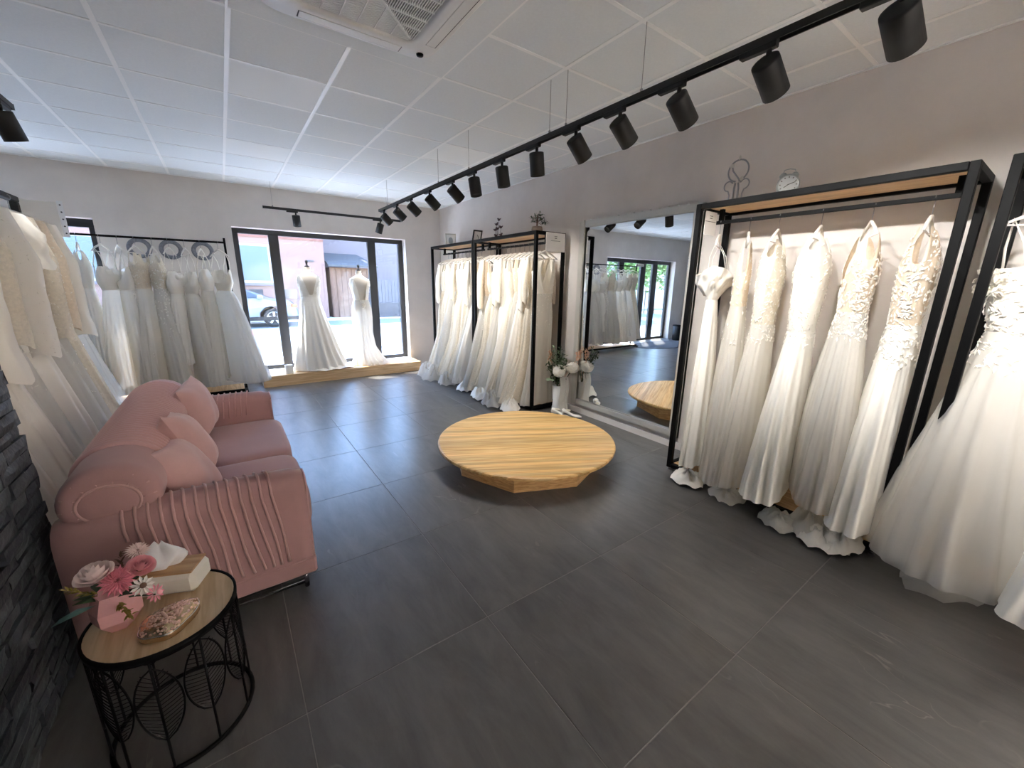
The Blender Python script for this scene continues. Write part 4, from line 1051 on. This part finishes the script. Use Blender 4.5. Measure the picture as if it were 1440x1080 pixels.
for k, (y, a) in enumerate(((.15, (3.4, -.1, 1.2)), (-.27, (3.4, -.6, 1.2)), (-.7, (2.4, YB, 1.3)), (-1.1, (1.5, YB, 1.3)))):  # unseen lamps added to the track to light surfaces facing the camera
    spot(2.03, y, 'y', a, 'black cylinder spotlight added as fill, %s behind the viewer on the long track' % ORD[k], 'spotlights on the long track', power=1.0 if k < 2 else 11)
for k, y in enumerate((-.3, -.8, -1.2)): spot(-.93, y, 'y', (-.2-.5*k+.9, YB, 1.3), 'black cylinder spotlight added as fill, %s behind the viewer on the left track' % ORD[k], 'spotlights on the left track', power=11)  # invented lamps washing the back wall, bounce fill for the foreground
for k, y in enumerate((2.6, 1.2)): spot(-.93, y, 'y', (-.6, y+.6, .4), 'black spotlight added as fill, %s towards the viewer on the left track' % ORD[k+1], 'spotlights on the left track', power=.15)  # out-of-view lamps added along the left track as weak fill

# ---------------------------------------------------------------- things on the racks, walls and floor
def sign(x0, x1, y, z0, z1, label, rz=0):
    t = thing('paper_sign', label, 'sign', ((x0+x1)/2, y, z0), rz)
    w2, hh = (x1-x0)/2, z1-z0
    MB().box(-w2, w2, -.0012, .0012, 0, hh).build('sheet', M['paper'], t)
    mk = MB().box(-.022, .022, -.0022, -.001, hh*.80, hh*.825).box(-.017, .017, -.0022, -.001, hh*.70, hh*.735)
    for k in range(12): mk.box(-.075+k*.0125, -.075+k*.0125+.009, -.0022, -.001, hh*.56, hh*.585)
    mk.build('print', M['ink'], t)
    return t
sign(3.20, 3.50, 3.842, 1.99, 2.205, 'white paper sign hung on the near end of the packed rack')
sign(3.11, 3.27, 1.83, 2.0, 2.17, 'white paper sign hung inside the left end of the spaced rack')
sl = thing('plastic_sleeve', 'clear punched plastic sleeve hanging at the far end of the black rail', 'sleeve', (-1.12, 5.03, 1.93), 0)
MB().box(-.13, .10, -.001, .001, 0, .27).build('sheet', M['paper'], sl)
hs = MB().box(.10, .135, -.001, .001, 0, .28).build('punched_strip', M['sleeve'], sl)
hl = MB()
for k in range(5): hl.tube([(.118, -.0016, .03+k*.055), (.118, -.003, .03+k*.055)], .006, 10)
hl.build('hole', M['acdark'], sl)
MB().tube([(-.1, 0, .26), (-.1, -.06, .25), (-.1, -.11, .235)], .002, 5).build('tie', M['steel'], sl)

for k, x in enumerate((-.835, -.51, -.16)):
    t = thing('wall_ring', 'round grey rimmed wall ornament, %s of three above the thin rail from the left' % ORD[k], 'ornament', (x, YF, 2.0), 0, 'grey rings on the far wall')
    P = [[(math.cos(a)*r, -y_, math.sin(a)*r) for a in np.linspace(0, 2*PI, 40, endpoint=False)] for r, y_ in ((.125, .0), (.13, .02), (.112, .034), (.088, .028), (.078, .012))]
    MB().rings(P).build('rim', M['ring'], t, True)
    mb = MB(); q = [(math.cos(a)*.08, -.012, math.sin(a)*.08) for a in np.linspace(0, 2*PI, 40, endpoint=False)]; mb.add(q, [tuple(range(40))]); mb.build('centre', M['plaster'], t)

# key shaped ornament
ky = thing('key_ornament', 'silver wire key shaped ornament standing on the spaced rack', 'ornament', (3.3, 1.725, RZ-.003))
def ktube(n_, P, r=.006): return MB().tube(P, r, 7).build(n_, M['steel'], ky, True)
MB().box(-.03, .03, -.06, .06, 0, .008, .002).build('base', M['silver'], ky)
for y in (-.018, .018): ktube('shaft', [(0, y, .006), (0, y*.9, .12), (0, y*.6, .16)], .007)
ktube('bow', [(0, .075*math.cos(a), .245+.075*math.sin(a)) for a in np.linspace(-PI*.45, 1.45*PI, 24)])
for s in (-1, 1):
    ktube('scroll', [(0, s*.05, .006), (0, s*.048, .08), (0, s*.06, .11)]+[(0, s*(.06+.033*math.sin(a)*1.0), .145-.034*math.cos(a)) for a in np.linspace(.3, 4.2, 14)], .005)
ktube('twist', [(0, -.03, .16), (0, .0, .20), (0, .04, .25), (0, .05, .29)], .006)
MB().rbox(0, -.035, .185, .012, .016, .016, 2, 10, 8).rbox(0, .05, .285, .012, .016, .016, 2, 10, 8).build('flower', M['silver'], ky, True)
MB().lathe([(.004, .315), (.009, .325), (.008, .34), (.003, .35)], 10).build('finial', M['silver'], ky, True)
# alarm clock
ck = thing('alarm_clock', 'round grey twin bell alarm clock on the spaced rack', 'clock', (3.27, 1.355, RZ-.003), math.radians(-62))
Rx = Matrix.Translation((0, 0, .075)) @ Matrix.Rotation(PI/2, 4, 'X')
MB().lathe([(.05, -.03), (.066, -.025), (.068, .02), (.064, .028), (.058, .022)], 36).xform(Rx).build('case', M['clockbody'], ck, True)
MB().lathe([(.0575, .0205), (.0575, .0235)], 36).xform(Rx).build('dial', M['clockface'], ck)
mk = MB()
for k in range(12):
    a = k*PI/6; mk.box(-.003, .003, .043, .052, .0236, .0246).xform(Matrix.Identity(4)) if False else None
    q = MB().box(-.0028, .0028, .043, .052, .0236, .0246).xform(Matrix.Rotation(a, 4, 'Z')); mk.add(q.v, q.f)
mk.xform(Rx).build('numerals', M['ink'], ck)
for a, ln, nme in ((2.2, .03, 'hour_hand'), (-1.2, .042, 'minute_hand')):
    MB().box(-.002, .002, -.006, ln, .0247, .026).xform(Rx @ Matrix.Rotation(a, 4, 'Z')).build(nme, M['blackm'], ck)
for s in (-1, 1):
    MB().lathe([(.024, 0), (.02, .014), (.006, .022)], 16).xform(Matrix.Translation((s*.034, 0, .134)) @ Matrix.Rotation(s*.5, 4, 'Y')).build('bell', M['clockbody'], ck, True)
    MB().tube([(s*.035, 0, .014), (s*.048, 0, .0)], .005).build('foot', M['clockbody'], ck)
MB().tube([(-.036, 0, .155), (-.03, 0, .172), (0, 0, .178), (.03, 0, .172), (.036, 0, .155)], .003, 6).build('handle', M['clockbody'], ck, True)
# bird ornament
bd = thing('bird_ornament', 'ornament of six brown birds on thin stems atop the packed rack', 'ornament', (3.3, 5.03, RZ-.003))
MB().box(-.03, .03, -.08, .08, 0, .01, .002).build('base', M['bird'], bd)
for k, (y, z, s) in enumerate(((-.07, .05, 1), (.06, .05, -1), (.075, .13, 1), (.02, .14, -1), (-.07, .15, -1), (.04, .2, 1), (-.02, .255, -1))):
    MB().tube([(0, y*.5, .008), (0, y*.8, z*.5), (0, y, z)], .0025, 5).build('stem', M['bird'], bd, True)
    b = MB().rbox(0, y, z+.012, .014, .028, .016, 2.2, 12, 8).rbox(0, y-s*.026, z+.028, .01, .012, .011, 2, 10, 8)
    b.tube([(0, y+s*.02, z+.014), (0, y+s*.05, z+.026)], [.009, .004], 6).tube([(0, y-s*.036, z+.028), (0, y-s*.048, z+.027)], [.004, .001], 6)
    b.build('bird', M['bird'], bd, True)
# small tree in striped pot
tr = thing('potted_plant', 'small bonsai in a striped woven pot atop the packed rack', 'plant', (3.28, 4.12, RZ-.003))
MB().lathe([(.055, 0), (.066, .02), (.07, .045), (.066, .07), (.06, .085), (.052, .085), (.05, .075)], 28).build('pot', M['pot'], tr, True)
MB().tube([(0, 0, .07), (.005, .008, .12), (-.004, -.004, .16), (.004, -.01, .2)], [.011, .009, .007, .004], 8).build('trunk', M['brown'], tr, True)
R_ = random.Random(8)
for k, (dx, dy, z, sp_) in enumerate(((.02, .07, .195, .05), (-.02, -.02, .215, .05), (.0, -.085, .165, .045), (.03, -.10, .12, .035), (0, .05, .155, .05))):
    MB().tube([(0, 0, .14), (dx*.6, dy*.6, z-.02), (dx, dy, z)], .003, 5).build('branch', M['brown'], tr)
    mb = MB()
    for q in range(46): leafy(mb, (dx+R_.gauss(0, sp_*.5), dy+R_.gauss(0, sp_*.6), z+R_.gauss(0, .007)), (R_.uniform(-1, 1), R_.uniform(-1, 1), R_.uniform(-.4, .4)), .03, .007)
    o = mb.build('foliage', M['leaf'], tr); o['kind'] = 'stuff'
# picture frames
def pframe(loc, rz, w_, h_, lean, label, dark):
    t = thing('photo_frame', label, 'frame', loc, rz)
    X = Matrix.Rotation(-lean, 4, 'X'); fm = M['blackm'] if dark else M['silver']; b = .018
    for a in ((-w_/2, w_/2, 0, b), (-w_/2, w_/2, h_-b, h_), (-w_/2, -w_/2+b, b, h_-b), (w_/2-b, w_/2, b, h_-b)):
        MB().box(a[0], a[1], -.008, .008, a[2], a[3], .002).xform(X).build('frame_bar', fm, t)
    MB().box(-w_/2+b, w_/2-b, -.002, .004, b, h_-b).xform(X).build('print', M['paper'], t)
    if not dark: MB().rbox(0, -.003, h_*.5, w_*.2, .002, h_*.24, 2.5, 14, 8).xform(X).build('motif', M['clockbody'], t)
    MB().tube([(0, .01, h_*.75), (0, .01+h_*.55, .0)], .004, 6).xform(Matrix.Identity(4)).build('strut', fm, t)
    return t
pframe((3.40, 6.70, RZ-.003), math.radians(-18), .19, .24, .12, 'small silver framed print atop the corner rack', False)
pframe((3.17, 5.42, RZ-.003), math.radians(180), .15, .16, .35, 'small dark frame seen edge on where the two packed racks meet', True)

# floor arrangement before the mirror
fa = thing('flower_arrangement', 'white hydrangea and greenery arrangement in a tall vase beside the mirror', 'flowers', (3.33, 3.68, 0))
MB().lathe([(.06, 0), (.065, .01), (.05, .15), (.062, .36), (.056, .36), (.045, .15), (.05, .03)], 24).build('vase', M['white'], fa, True)
R_ = random.Random(21)
for k, (c, r) in enumerate((((-.03, -.05, .56), .085), ((.12, -.14, .60), .075))):
    mb = MB()
    for q in range(90):
        u = R_.uniform(-1, 1); a = R_.uniform(0, 6.28); s = math.sqrt(1-u*u); p = Vector(c)+Vector((s*math.cos(a), s*math.sin(a), u*.85))*r
        n_ = (p-Vector(c)).normalized(); e1 = n_.orthogonal().normalized(); e2 = n_.cross(e1); z_ = .022
        mb.add([p+e1*z_, p+e2*z_, p-e1*z_, p-e2*z_, p+n_*.008], [(0, 1, 4), (1, 2, 4), (2, 3, 4), (3, 0, 4)])
    mb.rbox(*c, r*.92, r*.92, r*.8, 2, 16, 10)
    o = mb.build('hydrangea', M['whitef'], fa)
    MB().tube([(0, 0, .33), (c[0]*.5, c[1]*.5, .42), c], .005, 6).build('stem', M['leaf'], fa, True)
for k in range(9):
    a = R_.uniform(0, 6.28); tip = Vector((.13*math.cos(a)-.02, .16*math.sin(a)-.02, R_.uniform(.6, .86)))
    mb = MB(); mb.tube([(0, 0, .33), tuple(tip*.55+Vector((0, 0, .2))), tuple(tip)], .003, 5)
    for q in range(34):
        u = R_.uniform(.25, 1); p = Vector((0, 0, .33)).lerp(tip, u)+Vector((R_.gauss(0, .015), R_.gauss(0, .015), R_.gauss(0, .015)))
        leafy(mb, p, (R_.uniform(-1, 1), R_.uniform(-1, 1), R_.uniform(-.5, .8)), .05, .013)
    mb.build('branch', M['leaf'] if k % 3 else M['leafp'], fa)
m_ = MB()
for q in range(10): leafy(m_, (-.08, .02, .44), (R_.uniform(-1, -.2), R_.uniform(-.6, .8), R_.uniform(-.3, .2)), .09, .022)
m_.build('eucalyptus', M['leafp'], fa)
for c in ((-.05, .1, .72), (.14, -.2, .74)):
    m_ = MB()
    for q in range(60): leafy(m_, (c[0]+R_.gauss(0, .015), c[1]+R_.gauss(0, .015), c[2]+R_.gauss(0, .04)), (R_.uniform(-1, 1), R_.uniform(-1, 1), 1), .04, .005)
    m_.tube([(0, 0, .33), c], .003, 5); m_.build('dried_plume', M['peach'], fa)
for q in range(6):
    x0, y0 = .03+.02*q-.06, -.08+R_.uniform(-.02, .02); mb = MB()
    P = [[(x0+s*.018, y0-.02*math.sin(6*u)-.03*u, .48-.42*u) for s in (-1, 1)] for u in np.linspace(0, 1, 12)]
    mb.grid(P); mb.build('ribbon', M['tulle'], fa, True)
# white court shoes
def shoe(x, y, rz, label):
    t = thing('court_shoe', label, 'shoe', (x, y, 0), rz, 'white court shoes before the mirror')
    P = []; S_ = [(-.12, .034, .075, .115), (-.10, .036, .072, .125), (-.05, .034, .055, .10), (0, .036, .025, .062), (.05, .043, .006, .045), (.09, .036, .004, .038), (.12, .018, .006, .026), (.132, .004, .01, .016)]
    for x_, w_, z0, z1 in S_:
        row = []
        for a in np.linspace(0, 2*PI, 16, endpoint=False): row.append((x_, w_*math.cos(a), (z0+z1)/2+(z1-z0)/2*math.sin(a)))
        P.append(row)
    mb = MB().rings(P); mb.f.append(tuple(range(16))); mb.build('upper', M['shoe'], t, True)
    MB().lathe([(.006, 0), (.006, .04), (.02, .078)], 10, (-.108, 0, 0)).build('heel', M['shoe'], t, True)
    MB().rbox(-.06, 0, .098, .05, .022, .016, 2.5, 14, 8).build('insole', M['ivory'], t, True)
shoe(3.24, 3.49, -.75, 'white high heeled shoe on the floor before the mirror, nearer the packed rack'); shoe(3.33, 3.40, -.55, 'white high heeled shoe on the floor before the mirror, further from the packed rack')
# things by the entrance seen in the mirror
bn = thing('waste_bin', 'black round waste bin beside the entrance', 'bin', (-4.18, 7.1, 0)); MB().lathe([(.11, 0), (.13, .02), (.14, .45), (.13, .45), (.12, .04)], 24).build('body', M['blackm'], bn, True)
MB().lathe([(.142, .43), (.146, .45), (.142, .46)], 24, cap=False).build('rim', M['black'], bn, True)
bb = thing('storage_box', 'blue and white carton by the entrance wall', 'box', (-4.55, 6.95, 0), .1); MB().box(-.15, .15, -.11, .11, 0, .15, .004).build('carton', mat('carton_blue', lin(70, 120, 190), .6), bb); MB().box(-.152, .152, -.112, .112, .12, .2, .004).build('lid', M['white'], bb)
rg = MB().lathe([(.75, 0), (.76, .005), (.74, .012), (.001, .013)], 48, sx=1.5, sy=.75).build('door_mat', mat('mat_grey', lin(58, 60, 64), .95, bump=(200, .5, .004)), None); tag(rg, 'dark oval mat inside the glazed entrance', 'mat'); rg.location = (-2.9, 6.7, 0)

# ---------------------------------------------------------------- the street outside
MS = {}
MS['pave'] = mat('pavement', lin(206, 208, 210), .9, noise=(3, .85)); MS['asphalt'] = mat('asphalt', lin(104, 112, 117), .9, noise=(4, .85)); MS['line'] = mat('road_paint', lin(158, 158, 156), .8)
MS['red'] = mat('red_paint', lin(143, 61, 63), .8); MS['pink'] = mat('pink_render', lin(116, 92, 86), .9, noise=(1.2, .92)); MS['lilac'] = mat('lilac_render', lin(94, 88, 96), .9, noise=(1, .92)); MS['salmon'] = mat('salmon_render', lin(108, 72, 64), .9)
MS['shutter'] = mat('shutter', lin(74, 86, 96), .6); MS['roof'] = mat('shed_roof', lin(63, 63, 66), .8); MS['shedwood'] = mat('shed_wood', lin(100, 74, 60), .8, noise=(6, .7)); MS['fence'] = mat('fence_grey', lin(84, 82, 88), .85, noise=(5, .8))
MS['stone'] = mat('stone_wall', lin(79, 75, 78), .9, noise=(6, .55)); MS['car'] = mat('car_paint', lin(100, 112, 132), .25, coat=.6); MS['tyre'] = mat('tyre', lin(20, 20, 21), .8); MS['carglass'] = mat('car_glass', lin(46, 55, 63), .08); MS['amber'] = mat('amber', lin(145, 73, 40), .3)
GZ = -.1
st = struct(MB().box(-40, 40, 10.2, 19.6, GZ-.2, GZ).build('street', MS['asphalt']), 'sunlit asphalt street outside the shop', 'street')
struct(MB().box(-40, 40, YF+WT, 10.2, GZ-.2, GZ+.06).build('pavement', MS['pave']), 'pale pavement in front of the shop', 'pavement')
struct(MB().box(-40, 40, 19.6, 40, GZ-.2, GZ+.05).build('far_ground', MS['pave']), 'ground across the street', 'pavement')
for x0 in (-13, -8, -3, 2, 7, 12): MB().box(x0, x0+3, 14.0, 14.15, GZ, GZ+.006).build('road_line', MS['line'], st)
MB().box(-40, 40, 16.9, 17.05, GZ, GZ+.006).build('road_line', MS['line'], st); MB().box(-40, 40, 11.0, 11.15, GZ, GZ+.006).build('road_line', MS['line'], st)
MB().add([(.55, 15.2, GZ+.005), (1.25, 15.2, GZ+.005), (1.1, 16.8, GZ+.005), (.45, 16.8, GZ+.005), (.55, 15.2, GZ+.012), (1.25, 15.2, GZ+.012), (1.1, 16.8, GZ+.012), (.45, 16.8, GZ+.012)], [(4, 5, 6, 7), (0, 1, 5, 4), (1, 2, 6, 5), (2, 3, 7, 6), (3, 0, 4, 7)]).build('red_marking', MS['red'], st)
b1 = thing('house', 'pink rendered house across the street, left of the shop window view', 'building', (-9, 20.4, GZ))
MB().box(0, 12.95, 0, 8, 0, 6.0).build('wall', MS['pink'], b1); MB().box(-.2, 12.97, -.2, 8.2, 6.0, 6.3).build('roof', MS['roof'], b1)
MB().box(0, 12.96, -.03, 0, 3.45, 6.0).build('upper_band', MS['salmon'], b1)
for x0, x1 in ((1, 2.4), (4.2, 5.6), (8.2, 10.75)):
    f = MB().box(x0-.08, x1+.08, -.05, 0, 1.62, 3.18).build('window', MS['line'], b1); MB().box(x0, x1, -.06, -.05, 1.7, 3.1).build('shutter', MS['shutter'], f)
    MB().box(x0-.15, x1+.15, -.10, 0, 1.50, 1.62).build('sill', MS['lilac'], b1)
for x in (9.9, 11.2): MB().box(x, x+.5, -.02, .0, .95, 1.35).build('cellar_window', MS['carglass'], b1)
MB().box(12.2, 12.5, -.03, 0, 2.55, 2.62).build('plate', MS['roof'], b1)
b2 = thing('house', 'lilac rendered house behind the shed across the street', 'building', (4.25, 22.7, GZ)); MB().box(0, 14, 0, 8, 0, 6.4).build('wall', MS['lilac'], b2); MB().box(-.2, 14.2, -.3, 8.2, 6.4, 6.7).build('roof', MS['roof'], b2)
f = MB().box(8.2, 9.6, -.05, 0, 1.4, 2.6).build('window', MS['line'], b2); MB().box(8.28, 9.52, -.06, -.05, 1.48, 2.52).build('pane', MS['carglass'], f)
sh = thing('shed', 'small wooden shed with dark sloping roof across the street', 'shed', (4.15, 20.3, GZ))
MB().box(0, 1.9, .2, 2.0, 0, 2.35).build('wall', MS['shedwood'], sh)
MB().add([(-.1, -.15, 2.38), (2.15, -.15, 2.38), (1.7, 2.0, 3.0), (-.1, 2.0, 3.0), (-.1, -.15, 2.46), (2.15, -.15, 2.46), (1.7, 2.0, 3.08), (-.1, 2.0, 3.08)], [(3, 2, 1, 0), (4, 5, 6, 7), (0, 1, 5, 4), (1, 2, 6, 5), (2, 3, 7, 6), (3, 0, 4, 7)]).build('roof', MS['roof'], sh)
for k in range(8): MB().box(.03+k*.235, .03+k*.235+.215, .17, .2, .02, 2.3).build('board', MS['shedwood'], sh)
MB().box(1.05, 1.75, .15, .17, .02, 1.9).build('door', MS['fence'], sh)
fe = thing('fence', 'grey plank fence on a low stone wall across the street', 'fence', (5.95, 19.75, GZ))
for k in range(34): MB().box(k*.16, k*.16+.145, .0, .03, .75, 1.8+.02*(k % 3)).build('plank', MS['fence'], fe)
MB().box(0, 5.5, .03, .07, .95, 1.03).box(0, 5.5, .03, .07, 1.55, 1.63).build('rail', MS['fence'], fe); MB().box(0, 5.5, -.06, .2, 0, .75, .02).build('stone_base', MS['stone'], fe)
car = thing('car', 'pale silver blue car parked across the street', 'car', (0, 17.55, GZ))
pf_ = [(-2.2, .38), (-2.25, .75), (-2.1, 1.05), (-1.6, 1.5), (-1.1, 1.6), (.1, 1.56), (.5, 1.47), (1.45, 1.08), (2.05, .98), (2.25, .8), (2.3, .45), (2.2, .34), (1.95, .34), (1.9, .55), (1.7, .74), (1.46, .8), (1.2, .74), (1.02, .55), (.98, .3), (-1.0, .3), (-1.05, .55), (-1.22, .74), (-1.46, .8), (-1.7, .74), (-1.9, .55), (-1.95, .38)]
rows = []
for y, s_ in ((0.06, .985), (0, 1), (1.68, 1), (1.74, .985)): rows.append([(x*s_, y+(.16 if z > 1.1 and y < .5 else -.16 if z > 1.1 else 0), z) for x, z in pf_])
mb = MB().rings(rows); n_ = len(pf_); mb.f.append(tuple(range(n_-1, -1, -1))); mb.f.append(tuple(3*n_+k for k in range(n_))); mb.build('body', MS['car'], car)
MB().add([(-1.45, .1, 1.1), (.0, .02, 1.1), (.0, .13, 1.5), (-1.2, .13, 1.5)], [(0, 1, 2, 3)]).add([(.06, .02, 1.1), (1.2, .02, 1.1), (.5, .13, 1.42), (.06, .13, 1.5)], [(0, 1, 2, 3)]).xform(Matrix.Translation((0, -.02, 0))).build('side_window', MS['carglass'], car)
MB().add([(1.42, .2, 1.11), (1.42, 1.54, 1.11), (.54, 1.5, 1.475), (.54, .24, 1.475)], [(0, 1, 2, 3)]).build('windscreen', MS['carglass'], car)
for cx in (1.46, -1.46):
    for y in (.0, 1.5):
        Xw = Matrix.Translation((cx, y, .345)) @ Matrix.Rotation(PI/2, 4, 'X')
        wh = MB().lathe([(.24, -.2), (.33, -.2), (.345, -.18), (.345, -.02), (.33, .0), (.24, .0)], 28).xform(Xw).build('tyre', MS['tyre'], car, True)
        rm = MB().lathe([(.235, -.1), (.235, .0), (.225, .005), (.215, -.06)], 24, cap=False).xform(Xw)
        for q in range(5):
            g_ = MB().box(-.035, .035, .03, .22, -.03, .003).xform(Xw @ Matrix.Rotation(q*2*PI/5, 4, 'Z')); rm.add(g_.v, g_.f)
        rm.build('rim', M['chrome'], wh)
MB().box(2.06, 2.27, -.012, .2, .72, .86, .02).build('headlight', MS['amber'], car)
MB().box(.98, 1.16, -.14, -.01, 1.05, 1.18, .02).build('door_mirror', MS['car'], car); MB().box(-2.3, 2.32, -.015, .0, .26, .40, .004).build('sill_trim', MS['tyre'], car)
# trees and a pale house seen through the entrance
R_ = random.Random(31)
for k, (x, y, h_) in enumerate(((-10.5, 14.2, 4.4), (-15.5, 16.2, 5.0), (-20.5, 14.8, 4.4))):
    t = thing('tree', ['leafy green tree nearest the entrance', 'leafy green tree in the middle beyond the entrance', 'leafy green tree farthest from the entrance'][k]+' across the street', 'tree', (x, y, GZ), 0, 'street trees')
    MB().tube([(0, 0, 0), (.05, 0, h_*.3), (0, .1, h_*.55)], [.16, .12, .07], 10).build('trunk', M['brown'], t, True)
    mb = MB()
    for q in range(1500):
        u, v, ww_ = [max(-1, min(1, R_.gauss(0, .5))) for _ in range(3)]; leafy(mb, (u*1.6, v*1.6, h_*.68+ww_*1.5), (R_.uniform(-1, 1), R_.uniform(-1, 1), R_.uniform(-1, 1)), .3, .08)
    o = mb.build('crown', mat('crown%d' % k, lin(96, 130, 62), .7, noise=(3, .6)), t); o['kind'] = 'stuff'
b3 = thing('house', 'white house down the street beyond the entrance', 'building', (-34, 20.4, GZ)); MB().box(0, 18, 0, 6, 0, 4.2).build('wall', MS['line'], b3)
MB().add([(-.3, -.4, 4.2), (18.3, -.4, 4.2), (18.3, 3, 5.8), (-.3, 3, 5.8), (-.3, 6.4, 4.2), (18.3, 6.4, 4.2)], [(0, 1, 2, 3), (3, 2, 5, 4), (0, 3, 4), (1, 5, 2), (0, 4, 5, 1)]).build('roof', MS['salmon'], b3)
for k in range(4):
    f = MB().box(2+k*4, 3.4+k*4, -.04, 0, 1.4, 2.9).build('window', MS['lilac'], b3); MB().box(2.1+k*4, 3.3+k*4, -.05, -.04, 1.5, 2.8).build('pane', MS['carglass'], f)
